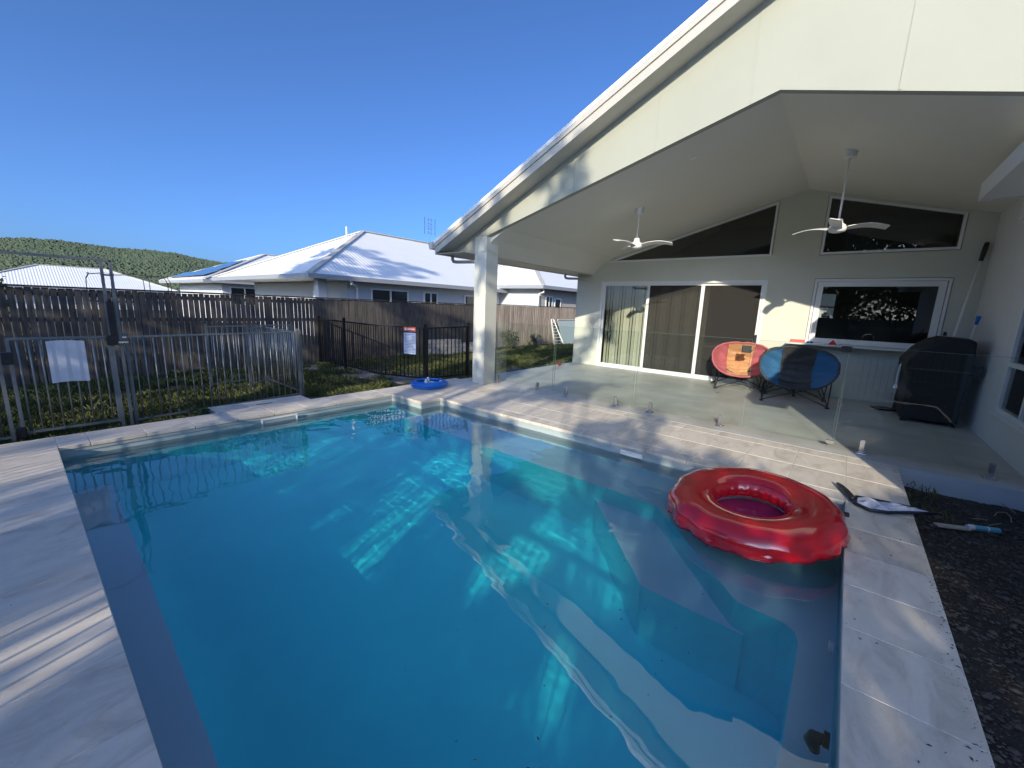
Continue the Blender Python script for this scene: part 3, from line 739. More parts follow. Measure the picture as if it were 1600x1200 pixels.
def panel(name, label, a, b_, h=1.2, n=None, group='temporary picket fence panels', z=LZ, r=.0075, foot=.0):
    a = Vector((*a,0)); b_ = Vector((*b_,0)); L = (b_-a).length; n = n or max(3, int(L/.095))
    t = thing(name, label, 'fence panel', (a.x,a.y,z), 0, group); d = (b_-a)
    m = MB(); m.bar((0,0,h-.02),(d.x,d.y,h-.02),.022,.022); ob('rail', m, M['galv'], parent=t); m = MB(); m.bar((0,0,.12),(d.x,d.y,.12),.022,.022); ob('rail', m, M['galv'], parent=t)
    m = MB(); m.bar((0,0,.0),(0,0,h+.03),.032,.032,(0,1,0)); ob('post', m, M['galvpost'], parent=t)
    m = MB(); m.bar((d.x,d.y,.0),(d.x,d.y,h+.03),.032,.032,(0,1,0)); ob('post', m, M['galvpost'], parent=t)
    m = MB()
    dn = d.normalized()*.02
    picket_run(m, Vector((dn.x,dn.y,0)), Vector((d.x-dn.x,d.y-dn.y,0)), .12, h-.02, n, r); ob('bar', m, M['galv'], parent=t, smooth=True)
    return t
panel('picket_panel', 'galvanised picket fence panel running from the gate post towards the skimmer slab', (.88,6.95), (3.05,7.20), 1.21)
panel('picket_panel', 'galvanised picket fence panel turned away from the pool at the right corner of the group', (3.12,7.27), (3.18,8.90), 1.18)
panel('picket_panel', 'short galvanised picket fence panel standing inside the folded group', (2.68,8.42), (3.14,8.95), 1.18)
panel('picket_panel', 'galvanised picket fence panel standing nearest the timber fence in the folded group', (2.22,8.98), (3.82,9.28), 1.2)
panel('picket_panel', 'galvanised picket fence panel left of the pool gate at the picture edge', (-.14,6.93), (-1.6,6.93), 1.2)

# ------------------------------------------------------------------ black pool fence
def bpanel(label, a, b_, base=LZ+.06, h=1.22, rise=0):
    a = Vector((*a,0)); b_ = Vector((*b_,0)); d = b_-a; L = d.length
    t = thing('black_fence_panel', label, 'fence panel', (a.x,a.y,base), 0, 'black tubular pool fence panels')
    m = MB(); m.bar((0,0,h-.06),(d.x,d.y,h-.06+rise),.035,.035); ob('rail', m, M['blackmetal'], parent=t); m = MB(); m.bar((0,0,.07),(d.x,d.y,.07+rise*.2),.035,.035); ob('rail', m, M['blackmetal'], parent=t)
    m = MB(); n = int(L/.098)
    for k in range(n):
        p = d*((k+.5)/n); m.bar((p.x,p.y,.07),(p.x,p.y,h-.07+rise*(k+.5)/n),.016,.016,(0,1,0))
    ob('bar', m, M['blackmetal'], parent=t)
    m = MB(); m.bar((d.x,d.y,-.08),(d.x,d.y,h+.02+rise),.052,.052,(0,1,0)); m.bar((d.x,d.y,h+.02+rise),(d.x,d.y,h+.035+rise),.06,.06,(0,1,0)); ob('post', m, M['blackmetal'], parent=t)
    return t
BF = [(5.30,11.12),(5.27,9.75),(5.20,8.10),(5.62,7.0)]
bpanel('black tubular fence panel nearest the timber fence', BF[1], BF[0])
bpanel('black tubular fence panel in the middle of the black run', BF[2], BF[1])
t = bpanel('black tubular fence panel carrying the orange headed notice', BF[2], BF[3])
bpanel('black tubular fence panel between the corner post and the rendered pillar', BF[3], (6.75,6.85), rise=.03)
# notice on the third panel
a = Vector(BF[2]); d = (Vector(BF[3])-a).normalized(); nrm = Vector((-d.y, d.x))
if nrm.dot(Vector((-1,-1))) < 0: nrm = -nrm
t = thing('notice', 'white safety notice with orange header fixed to the black pool fence', 'sign', (a.x+d.x*.80+nrm.x*.022, a.y+d.y*.80+nrm.y*.022, .50), math.atan2(d.y, d.x))
sgn = 1 if Vector((math.cos(t.rotation_euler.z+math.pi/2), math.sin(t.rotation_euler.z+math.pi/2))).dot(nrm) > 0 else -1
def sb_(x0,x1,z0,z1,dy,m_,nm): 
    b = MB(); b.box(x0,x1,min(0,sgn*dy),max(0,sgn*dy),z0,z1); return ob(nm, b, m_, parent=t)
sb_(-.15,.15,0,.46,.004,M['signblue'],'face'); sb_(-.15,.15,.46,.50,.0045,M['ink'],'band'); sb_(-.15,.15,.50,.585,.0045,M['orange'],'header')
b = MB(); rr = random.Random(2)
def dbox(x0,x1,z0,z1,d0=.0045,d1=.0055): b.box(x0,x1,min(sgn*d0,sgn*d1),max(sgn*d0,sgn*d1),z0,z1)
for k in range(13):
    z = .43-.032*k; x = -.13
    while x < .10:
        wd = rr.uniform(.02,.06); dbox(x, min(.13,x+wd), z-.008, z); x += wd+.012
ob('print', b, M['ink'], parent=t)
b = MB(); dbox(-.12,-.08,.52,.565,.005,.006); dbox(-.06,.12,.53,.555,.005,.006); ob('header_mark', b, M['white'], parent=t)

# ------------------------------------------------------------------ fence standing left of the deck (casts the bar shadows)
t = thing('side_fence', 'tubular pool fence along the left edge of the deck', 'fence', (-1.75,2.4,0))
for z in (1.30,.08):
    b = MB(); b.box(-.018,.018,-6,4.4,z,z+.04); ob('rail', b, M['galvpost'], parent=t)
b = MB()
for k in range(104): b.bar((0,-6+.1*k,.1),(0,-6+.1*k,1.32),.012,.012,(0,1,0))
ob('bar', b, M['galv'], parent=t)
for k in range(5):
    b = MB(); b.bar((0,-6+2.5*k+.05,0),(0,-6+2.5*k+.05,1.36),.04,.04,(0,1,0)); ob('post', b, M['galvpost'], parent=t)

# ------------------------------------------------------------------ moon chairs
def moon_chair(label, loc, rz, R0, ms, mc, dark, group='padded moon camp chairs on the patio', tilt=.62, sc=1.0, ped=False):
    t = thing('camp_chair', label, 'camp chair', loc, rz, group)
    # dish: local frame, chair opens to -X. rim circle centre at height .62
    c = Vector((0,0,.66*sc)); ax = Vector((-math.cos(tilt),0,math.sin(tilt))); U = Vector((0,1,0)); V = Vector((math.sin(tilt),0,math.cos(tilt)))
    Rx, Ry, D = R0, R0*.66, R0*.72
    nr, na = 18, 84
    def pt(r, a, off=0):
        uu, vv = r*math.cos(a), r*math.sin(a)
        wr = .10*R0*uu*uu*r - .03*vv*(1-r)
        for cv in (-.75,-.48,-.18,.12,.42,.70): wr -= .050*math.exp(-((vv-cv-.06*math.sin(uu*7+cv*5))/.05)**2)
        for cu in (-.40,.40,0): wr -= .03*math.exp(-((uu-cu)/.045)**2)
        wr += .030*noise.noise(Vector((uu*5, vv*5, R0*9)))+.012*noise.noise(Vector((uu*14, vv*14, R0*5)))
        q = math.copysign(1,1); dz = -D*(1-r**2.3) + wr
        sa_ = math.sin(a); rx = Rx*(.97+.05*sa_*r)*(1+.05*abs(math.sin(2*a))*r); ry = Ry*(1+.05*abs(math.sin(2*a))*r)
        return c + U*(rx*r*math.cos(a)) + V*(ry*r*sa_) + ax*(dz+off)
    def piece(name, sel, m):
        b = MB(); idx = {}; 
        def vid(i, k, o):
            key = (i, k % na, o)
            if key not in idx:
                idx[key] = len(b.v); p = pt(i/nr, 2*math.pi*k/na, 0 if o == 0 else -.045)
                b.v.append(tuple(p))
            return idx[key]
        for i in range(nr):
            for k in range(na):
                if sel(2*math.pi*(k+.5)/na, (i+.5)/nr):
                    f = (vid(i,k,0),vid(i,k+1,0),vid(i+1,k+1,0),vid(i+1,k,0))
                    f2 = (vid(i,k,1),vid(i+1,k,1),vid(i+1,k+1,1),vid(i,k+1,1))
                    for ff in (f, f2):
                        g_ = []
                        for q in ff:
                            if q not in g_: g_.append(q)
                        b.f.append(tuple(g_))
        # merge centre duplicates
        m2 = b.mesh(name, m, True); bm = bmesh.new(); bm.from_mesh(m2); bmesh.ops.remove_doubles(bm, verts=bm.verts, dist=1e-5); bm.to_mesh(m2); bm.free()
        return ob(name, m2, m, parent=t)
    cen = lambda a, r: abs(r*math.cos(a)) < .40
    piece('seat_panel', cen, mc); piece('side_panel', lambda a, r: not cen(a, r), ms)
    # quilting seams (piping)
    b = MB()
    b.tube([pt(1.0, 2*math.pi*k/40, -.02) for k in range(40)], .020, 8, closed=True)
    ob('rim', b, dark, parent=t, smooth=True)
    b = MB()
    for s in (-1, 1):
        for e in (0,):
            pts = []
            for k in range(-9, 10):
                vv = k/9*.90; uu = .40*s; r = math.hypot(uu, vv); 
                if r < 1: pts.append(pt(r, math.atan2(vv, uu), .012))
            b.tube(pts, .012, 6)
    for vv in (-.45, -.05, .38):
        b.tube([pt(math.hypot(uu, vv), math.atan2(vv, uu), .008) for uu in np.linspace(-.4,.4,9)], .010, 6)
    ob('seam', b, dark if not ped else M['or2'], parent=t, smooth=True)
    # legs
    zt = .46*sc; f = .40*R0/.5; g_ = .30*R0/.5
    feet = [(-g_,-f),(-g_,f),(g_,f),(g_,-f)]
    tops = [(-g_*.1,-Rx*.86,.50*sc),(-g_*.1,Rx*.86,.50*sc),(g_*.95,Rx*.86,.62*sc),(g_*.95,-Rx*.86,.62*sc)]
    lowtops = [(.02*R0,-Rx*.55,.30*sc),(.02*R0,Rx*.55,.30*sc),(.35*R0,Rx*.6,.44*sc),(.35*R0,-Rx*.6,.44*sc)]
    for i in range(4):
        x, y = feet[i]
        b = MB(); b.tube([(x,y,.012),tops[i]], .011, 8); b.box(x-.03,x+.03,y-.03,y+.03,0,.03); ob('leg', b, M['blackmetal'], parent=t, smooth=False)
    b = MB()
    for i in range(4):
        j = (i+1) % 4
        for p, q in ((i, j), (j, i)):
            e = Vector(lowtops[q]); b.tube([(feet[p][0],feet[p][1],.03), tuple(e)], .010, 8)
    ob('cross_brace', b, M['blackmetal'], parent=t, smooth=True)
    return t
RZ = .42
ch = moon_chair('red sided moon chair with orange centre panel and a black phone on its backrest', (10.15,1.72,0), .30, .60, M['pink'], M['or2'], M['pink'], tilt=.42, sc=1.0, ped=True)
moon_chair('blue sided moon chair with charcoal centre panel in front of the servery bench', (9.50,.64,0), .12, .64, M['blue'], M['grey'], M['grey'], tilt=.40, sc=1.0)
moon_chair('black folding chair with lime trim half hidden behind the blue and red moon chairs', (10.28,.98,0), .1, .36, M['lime'], M['dark'], M['dark'], tilt=.25, sc=1.12)
t = thing('phone_pouch', 'small black pouch hanging on the orange backrest of the red moon chair', 'pouch', (9.93,1.62,.90), .30)
b = MB(); b.box(-.035,.0,-.09,.09,-.075,.075); b.box(-.05,-.03,-.11,-.06,-.05,.0); ob('body', b, M['dark'], parent=t, bevel=.01)


# ------------------------------------------------------------------ covered barbecue
t = thing('barbecue', 'barbecue under a fitted black cover standing against the right wall', 'barbecue', (9.12,-1.20,0), .02)
prof = [(y*.88,z*.985) for y, z in [(.38,.06),(.38,.80),(.43,.84),(.44,.98),(.36,1.10),(.30,1.20),(.12,1.36),(-.02,1.41),(-.30,1.40),(-.38,1.36),(-.40,1.10),(-.37,.06)]]
def smooth_prof(pr, L):
    b = MB(); n = len(pr); secs = [(0,.93),(.02,.985),(.06,1.0),(.35,1.005),(.65,.995),(.95,1.0),(L-.03,.985),(L,.93)]
    vs = []
    for si, (x, s_) in enumerate(secs):
        for k, (y, z) in enumerate(pr):
            wob = .010*noise.noise(Vector((x*4, y*6, z*5)))
            vs.append((x+wob, y*s_+wob, (z-.06)*(.5+.5*s_)+.06))
    fs = [tuple(range(n)), tuple(range((len(secs)-1)*n, len(secs)*n))[::-1]]
    for i in range(len(secs)-1):
        for k in range(n): fs.append((i*n+k,(i+1)*n+k,(i+1)*n+(k+1)%n,i*n+(k+1)%n))
    return b.add(vs, fs)
ob('cover', smooth_prof(prof, 1.12), M['bbq'], parent=t, bevel=.012)
b = MB()
for k in range(5): b.tube([(-.004, .36-.005*k, .90-.012*k),(-.02,.38,1.0-.05*k),(-.004,.30-.04*k,1.13)], .004, 5)
b.box(-.012,.002,-.37,.40,.86,.885); ob('strap', b, mat('cover_strap', (.03,.032,.035), .6), parent=t)
b = MB(); b.tube([(-.01,.455,.93),(-.025,.47,.80),(-.02,.465,.62)], .008, 6); b.lathe([(.03,-.05),(.02,.0),(.008,.03)], (-.02,.465,.58), 6); ob('drawcord', b, M['white'], parent=t)
b = MB(); b.tube([(.3,-.02,1.41),(.32,-.02,1.46),(.42,-.02,1.46),(.44,-.02,1.41)], .014, 6); ob('handle', b, M['bbq'], parent=t)
b = MB(); b.box(.02,.10,-.46,-.36,.82,.98); ob('side_shelf', b, M['bbq'], parent=t, bevel=.01)
for y in (-.30,.30):
    for x in (.06,1.18):
        b = MB(); b.tube([(x,y-.02,.045),(x,y+.02,.045)], .045, 14); ob('wheel', b, M['dark'], parent=t)


# poles leaning in the corner
t = thing('broom_pole', 'long white pole with black head leaning in the patio corner', 'pole', (10.15,-1.30,.0))
b = MB(); b.tube([(0,0,0),(.50,-.28,2.70)], .019, 10); ob('handle', b, M['white'], parent=t, smooth=True)
b = MB(); b.tube([(.495,-.277,2.67),(.53,-.30,2.86),(.545,-.31,2.98)], [.028,.036,.03], 10); ob('head', b, M['dark'], parent=t, smooth=True)
t = thing('mop_pole', 'short white pole with blue tip leaning on the wall behind the barbecue', 'pole', (10.0,-1.46,.0))
b = MB(); b.tube([(0,0,0),(.18,-.17,1.62)], .010, 8); ob('handle', b, M['white'], parent=t, smooth=True)
b = MB(); b.tube([(.18,-.17,1.60),(.195,-.185,1.74)], [.02,.03], 10); ob('tip', b, M['hose'], parent=t, smooth=True)
t = thing('tray', 'small black and silver tray on the floor beside the barbecue', 'tray', (10.05,-.70,0), .4)
b = MB(); b.box(-.15,.12,-.14,.14,.0,.03); ob('base', b, M['dark'], parent=t, bevel=.008)
b = MB(); b.box(-.16,-.13,-.13,.13,.03,.038); ob('edge', b, M['steel'], parent=t)
b = MB(); b.lathe([(.05,0),(.05,.006),(.045,.009)], n=20); o = ob('floor_cap', b, mat('cap_grey', (.25,.25,.24), .5)); o.location = (9.16,1.91,0); tag(o, 'round grey cap set in the patio floor in front of the red moon chair', 'floor cap')
t = thing('red_cup', 'small dark red cup standing on the patio slab edge by the lawn', 'cup', (9.82,6.24,0))
b = MB(); b.lathe([(.04,0),(.05,.10),(.052,.11)], n=16); ob('body', b, mat('dark_red', (.25,.02,.02), .5), parent=t, smooth=True)
b = MB(); b.lathe([(.055,.11),(.055,.125)], n=16); ob('lid', b, M['dark'], parent=t)

# items on the servery bench
t = thing('pencil_case', 'flat red box lying at the left end of the white servery bench', 'box', (10.56,.80,1.095), .1)
b = MB(); b.box(-.05,.05,-.13,.13,0,.055); ob('body', b, mat('coral_red', (.70,.10,.08), .5), parent=t, bevel=.008)
t = thing('goggles', 'blue swimming goggles on the servery bench beside the red box', 'goggles', (10.54,.58,1.095))
for y in (-.03,.03):
    b = MB(); b.lathe([(.025,0),(.03,.02),(.02,.035)], (0,y,0), 12); ob('lens', b, M['hose'], parent=t)
b = MB(); b.tube([(.0,-.05,.015),(.05,-.04,.015),(.07,0,.015),(.05,.04,.015),(0,.05,.015)], .006, 6); ob('strap', b, M['hose'], parent=t, smooth=True)
t = thing('paper_hat', 'small folded red and white paper tent on the servery bench', 'paper', (10.50,.20,1.095))
b = MB(); b.add([(-.06,-.09,0),(-.06,.09,0),(0,0,.10),(.02,-.09,0),(.02,.09,0)], [(0,1,2),(3,2,4)]); ob('fold', b, M['red'], parent=t)
b = MB(); b.tube([(-.064,-.09,0),(-.003,0,.103),(-.064,.09,0)], .010, 5); ob('edge', b, M['white'], parent=t)
for z, h, lb in ((1.86,.25,'plain white sheet stuck to the kitchen window, the upper one'), (1.62,.21,'white sheet with a dark drawing stuck to the kitchen window, below the plain one')):
    t = thing('paper_sheet', lb, 'paper', (XB+.035,.42,z))
    b = MB(); b.box(0,.002,-.13,.11,0,h); ob('sheet', b, M['white'], parent=t)
    if h < .25:
        b = MB(); b.box(-.002,-.0005,-.06,.06,.02,.09); b.box(-.002,-.0005,-.03,.03,.09,.13); b.box(-.002,-.0005,-.08,-.05,.0,.05); ob('drawing', b, M['dark'], parent=t)

# ------------------------------------------------------------------ pool things
t = thing('pool_ring', 'big translucent red doughnut swim ring floating against the near right coping', 'swim ring', (3.70,.41,.015))
t.rotation_euler = (R(-3), R(-6), 0)
NB, NT = 144, 40
def ring_pt(a, b_, R0=.43, r=.190):
    lob = 1 + .018*math.sin(a*6+1) + .008*math.sin(a*11)
    ca, sa = math.cos(b_), math.sin(b_)
    seam = math.exp(-((b_+.35)/.22)**2)          # outer seam, wavy
    wr = seam*(.026*(abs(math.sin(a*7+.5*math.sin(a*3)))-.55) + .006*math.sin(a*31)) + .018*seam
    wr += .007*math.exp(-((b_-.25)/.5)**2)*math.sin(a*14+.5+.8*math.sin(a*5))
    inner = math.exp(-((abs(b_)-math.pi)/.6)**2)*.004*math.sin(a*21)
    rr = r*(1.0+.06*math.cos(b_))*(lob if ca > 0 else 1) + wr + inner
    return ((R0+rr*ca)*math.cos(a)*1.0, (R0+rr*ca)*math.sin(a), rr*sa*(.66 if sa > 0 else .58)+.03)
def ring_part(b0, b1, nm, m, off=0):
    b = MB(); n = NT
    for i in range(NB):
        for k in range(n+1):
            bb = b0+(b1-b0)*k/n; b.v.append(ring_pt(2*math.pi*i/NB, bb))
    for i in range(NB):
        for k in range(n):
            j = (i+1) % NB; b.f.append((i*(n+1)+k, j*(n+1)+k, j*(n+1)+k+1, i*(n+1)+k+1))
    return ob(nm, b, m, parent=t, smooth=True)
ring_part(-.42, 3.55, 'icing_tube', M['red']); ring_part(3.55, 2*math.pi-.42, 'base_tube', M['tan'])
b = MB(); n = 96
b.tube([tuple(Vector(ring_pt(2*math.pi*i/n, -.42))*1.006) for i in range(n)], .006, 6, closed=True); ob('seam', b, mat('dark_red_seam', (.22,.004,.01), .2), parent=t, smooth=True)
b = MB(); b.tube([tuple(Vector(ring_pt(2*math.pi*i/n, 2.45))*1.0+Vector((0,0,.004))) for i in range(n)], .005, 6, closed=True); ob('inner_seam', b, mat('bright_red_seam', (.6,.03,.03), .12), parent=t, smooth=True)
b = MB(); b.lathe([(.30,-.06),(.30,-.055)], n=40); ob('floor_disc', b, M['purple'], parent=t)
b = MB(); b.lathe([(.016,0),(.016,.012),(.010,.016)], (0.0,0,0), 14); o = ob('valve', b, M['red'], parent=t); o.location = (-.10,-.50,.205)

t = thing('pool_hose', 'coil of bright blue pool hose with white cuffs on the far deck corner', 'hose', (5.07,6.20,0), .3)
b = MB(); pts = []
for k in range(0, 5*24):
    a = 2*math.pi*k/24; lay = k//24; rr = [.33,.30,.34,.31,.27][lay] - .0*lay
    pts.append((rr*math.cos(a)*1.05, rr*math.sin(a), .022+.021*(k/24)*.9+(.004*math.sin(3*a))))
b.tube(pts, .021, 10)
ob('coil', b, M['hose'], parent=t, smooth=True)
b = MB(); b.tube([(.12,-.05,.05),(.02,.06,.09),(-.08,.05,.10),(-.14,-.04,.08)], .022, 10); b.tube([(.02,.03,.09),(.02,.05,.18)], .02, 10); b.tube([(-.05,.03,.09),(-.06,.05,.15)], .018, 10); b.tube([(.18,-.15,.07),(.22,-.12,.07)], .035, 12); b.tube([(.36,-.1,.05),(.42,-.12,.05)], .028, 10)
ob('cuff', b, M['white'], parent=t, smooth=True)

t = thing('leaf_net', 'hand leaf skimmer with blue black frame and white net bag on the right coping', 'pool net', (4.60,-.40,0)); t.scale = (1.2,1.2,1.1)
A = [Vector(p) for p in ((.06,.10,.025),(.10,-.06,.025),(.12,-.22,.025),(.125,-.33,.02),(.02,-.20,.02),(-.10,-.07,.02),(-.14,.03,.02),(-.09,.11,.025))]
b = MB(); b.tube(A, .013, 8, closed=True); ob('frame', b, mat('navy_plastic', (.012,.018,.035), .4), parent=t, smooth=True)
b = MB(); b.tube([(-.02,.12,.03),(.12,.16,.03),(.20,.19,.03),(.26,.215,.03)], [.022,.022,.02,.012], 10); ob('handle', b, M['dark'], parent=t, smooth=True)
b = MB(); cN = Vector((0,-.04,.02)); n = 32; rings = 7
def onrim(s):
    s = (s % 1)*len(A); i = int(s); f = s-i; return A[i].lerp(A[(i+1) % len(A)], f)
for j in range(rings+1):
    q = j/rings
    for k in range(n):
        p = cN.lerp(onrim(k/n), q*.97)
        b.v.append((p.x, p.y, .010 + .035*(1-q*q)*abs(noise.noise(Vector((p.x*16,p.y*16,1)))) + .032*math.sin(math.pi*q)*(.5+.5*math.sin(k*.9+3*q)) + .012*q))
for j in range(rings):
    for k in range(n): b.f.append((j*n+k, j*n+(k+1)%n, (j+1)*n+(k+1)%n, (j+1)*n+k))
ob('bag', b, M['net'], parent=t, smooth=True)

# skimmer throat in the far wall, white fitting on the right wall, weir handle
t = thing('skimmer_box', 'white skimmer opening in the far pool wall below the skimmer slab', 'skimmer', (2.26,6.07,-.10))
b = MB(); b.box(-.24,.24,-.012,.0,.025,.045); b.box(-.24,.24,-.012,.0,-.09,-.07); b.box(-.24,-.22,-.012,.0,-.07,.025); b.box(.22,.24,-.012,.0,-.07,.025); ob('surround', b, M['white'], parent=t)
b = MB(); b.box(-.21,.21,-.005,.0,-.07,.02); ob('flap', b, mat('flap_grey', (.30,.36,.38), .5), parent=t)
t = thing('skimmer_cover', 'round recessed lid with a finger slot in the skimmer slab', 'lid', (2.30,6.72,.002))
b = MB(); b.box(-.11,.11,-.012,.012,0,.004); ob('slot', b, mat('slot_grey', (.10,.11,.12), .5), parent=t)
t = thing('return_fitting', 'small white fitting on the pool rim below the right deck', 'fitting', (4.525,1.78,-.085))
b = MB(); b.box(-.03,.0,-.14,.14,-.02,.035); ob('body', b, M['white'], parent=t, bevel=.01)
t = thing('pool_light', 'small round white light in the near pool wall under the coping', 'pool light', (2.72,-.19,-.30))
b = MB(); b.tube([(0,-.01,0),(0,.012,0)], .045, 20); ob('lens', b, M['white'], parent=t)
t = thing('pool_fitting', 'black curved fitting in the near pool wall at the bottom right', 'fitting', (1.98,-.185,-.22))
b = MB(); b.tube([(0,.0,.05),(0,.035,.03),(0,.045,-.02),(0,.03,-.08)], [.022,.03,.03,.02], 12); ob('body', b, M['dark'], parent=t, smooth=True)
b = MB(); b.tube([(0,-.01,.05),(0,.01,.05)], .04, 14); ob('flange', b, M['dark'], parent=t)
for k, (x, y) in enumerate(((4.585,.70),(4.215,-.215))):
    b = MB(); b.box(-.035,.035,-.02,.02,0,.02); o = ob('coping_clip', b, M['dark'], bevel=.006); o.location = (x,y,0)
    tag(o, ['small black clip on the coping edge behind the red swim ring','small black clip on the coping corner right of the red swim ring'][k], 'clip', 'small black clips on the coping')

# litter in the garden bed
t = thing('sealant_tube', 'blue and white sealant cartridge lying on the dark soil', 'tube', (5.22,-1.18,-.165), 2.0)
b = MB(); b.tube([(-.11,0,0),(.07,0,0)], .024, 14); ob('body', b, mat('label_blue', (.12,.42,.55), .4), parent=t, smooth=False)
b = MB(); b.tube([(.07,0,0),(.105,0,0)], .0245, 14); b.tube([(-.03,0,0),(-.02,0,0)], .0245, 14); ob('band', b, M['white'], parent=t)
b = MB(); b.tube([(.105,0,0),(.12,0,0)], .02, 12); ob('end_cap', b, M['board'], parent=t)
t = thing('timber_offcut', 'short pale board offcut lying on the soil beside the sealant cartridge', 'board', (5.08,-.97,-.175), -1.1)
b = MB(); b.box(-.12,.12,-.03,.03,0,.014); ob('board', b, mat('pale_offcut', (.45,.42,.34), .8, var=.2, vscale=20), parent=t)
rs = random.Random(9)
for k in range(5):
    b = MB(); L = .12+.05*k; b.tube([(0,0,0),(L*.5,.01*(k%3),.01),(L,.02*((k+1)%3),0)], .004, 5)
    o = ob('twig', b, mat('dry_twig', (.32,.26,.18), .9) if k == 0 else bpy.data.materials['dry_twig'])
    o.location = (5.45+.12*k-.2*(k%2), -1.15-.09*k, -.172); o.rotation_euler = (0,0,-1.2+.35*k)
    tag(o, ['shortest dry twig on the garden soil, nearest the sealant cartridge','second dry twig on the soil from the sealant cartridge','third dry twig on the soil, in the middle of the five','fourth dry twig on the soil from the sealant cartridge','longest dry twig on the soil, farthest towards the patio slab'][k], 'twig', 'dry twigs on the garden soil')
# leaf bits on the deck
b = MB()
for _ in range(46):
    z = .002
    if rs.random() < .5: x, y = rs.uniform(1.4,4.5), rs.uniform(-.64,-.22)
    else: x, y = rs.uniform(-1.2,.12), rs.uniform(1.3,6)
    a = rs.random()*3.1; L = rs.uniform(.004,.012); c, s_ = math.cos(a)*L, math.sin(a)*L
    b.add([(x-c,y-s_,z),(x+s_*.3,y-c*.3,z+.004),(x+c,y+s_,z),(x-s_*.3,y+c*.3,z+.001)], [(0,1,2,3)])
o = ob('leaf_litter', b, mat('dry_leaf', (.07,.05,.035), .9)); tag(o, 'tiny dry leaf bits scattered over the pale deck tiles', 'leaf litter', kind='stuff')
b = MB()
for _ in range(46):
    x, y = rs.uniform(.9,2.6), rs.uniform(.2,1.6); L = rs.uniform(.003,.010); a = rs.random()*3.1; c, s_ = math.cos(a)*L, math.sin(a)*L
    b.add([(x-c,y-s_,WZ+.003),(x+s_*.4,y-c*.4,WZ+.004),(x+c,y+s_,WZ+.003),(x-s_*.4,y+c*.4,WZ+.004)], [(0,1,2,3)])
o = ob('floating_leaves', b, bpy.data.materials['dry_leaf']); tag(o, 'small dark leaf bits floating on the near pool water', 'leaf litter', kind='stuff')

# ------------------------------------------------------------------ lawn grass
def grass_patch(nm, label, boxes, n, hmin, hmax, seed, skip=None):
    rg = random.Random(seed); b = MB(); V = b.v; F = b.f
    areas = [(x1-x0)*(y1-y0)*w_ for x0,x1,y0,y1,w_ in boxes]; tot = sum(areas)
    for bx, ar in zip(boxes, areas):
        for _ in range(int(n*ar/tot)):
            x = rg.uniform(bx[0], bx[1]); y = rg.uniform(bx[2], bx[3])
            q = noise.noise(Vector((x*1.3, y*1.3, 0))); q2 = noise.noise(Vector((x*4, y*4, 5)))
            if q + .5*q2 < -.28: continue
            if skip and skip(x, y): continue
            h = rg.uniform(hmin, hmax)*(1+.8*q+.4*q2); a = rg.uniform(0, 6.28); l = rg.uniform(.2,.9)*h; w_ = rg.uniform(.0035,.007)
            ca, sa = math.cos(a), math.sin(a); k = len(V)
            V.append((x-sa*w_, y+ca*w_, LZ-.01)); V.append((x+sa*w_, y-ca*w_, LZ-.01)); V.append((x+ca*l*.4+sa*w_*.6, y+sa*l*.4-ca*w_*.6, LZ+h*.7)); V.append((x+ca*l, y+sa*l, LZ+h))
            F.append((k,k+1,k+2)); F.append((k,k+2,k+3))
    o = ob(nm, b, M['grass'], fixn=False); tag(o, label, 'grass', kind='stuff'); return o
grass_patch('lawn_grass', 'rough green grass between the pool coping and the timber fence', [(-.6,5.3,6.62,8.2,2.4),(-.6,6,8.2,11.15,1)], 62000, .035, .11, 1,
            lambda x, y: (1.64 < x < 2.96 and y < 7.02) or (x > 4.45 and noise.noise(Vector((x*2,y*2,3))) > -.1))
grass_patch('side_lawn', 'green lawn beyond the patio in front of the sunlit timber fence', [(6.3,22,6.5,11.15,1)], 60000, .03,.09, 2,
            lambda x, y: x < 10.9 and y < 6.45)
grass_patch('back_grass', 'sunlit grass behind the timber fence, showing through its gaps', [(-4,8,11.6,14.5,1)], 9000, .08,.22, 4)
grass_patch('weeds', 'small green weeds along the patio slab in the garden bed', [(5.1,6.0,-.98,-.70,1)], 170, .02, .07, 6)
pp = MB(); pp.prism([(5.3,7.3),(6.2,7.2),(5.9,9.0),(5.5,11.0),(4.4,10.9),(4.9,9.0)], LZ-.015, LZ+.004)
struct('stone_path', pp, mat('dusty_ground', (.28,.25,.22), .95, col2=(.14,.12,.10), vscale=4, bump=1, bscale=30))

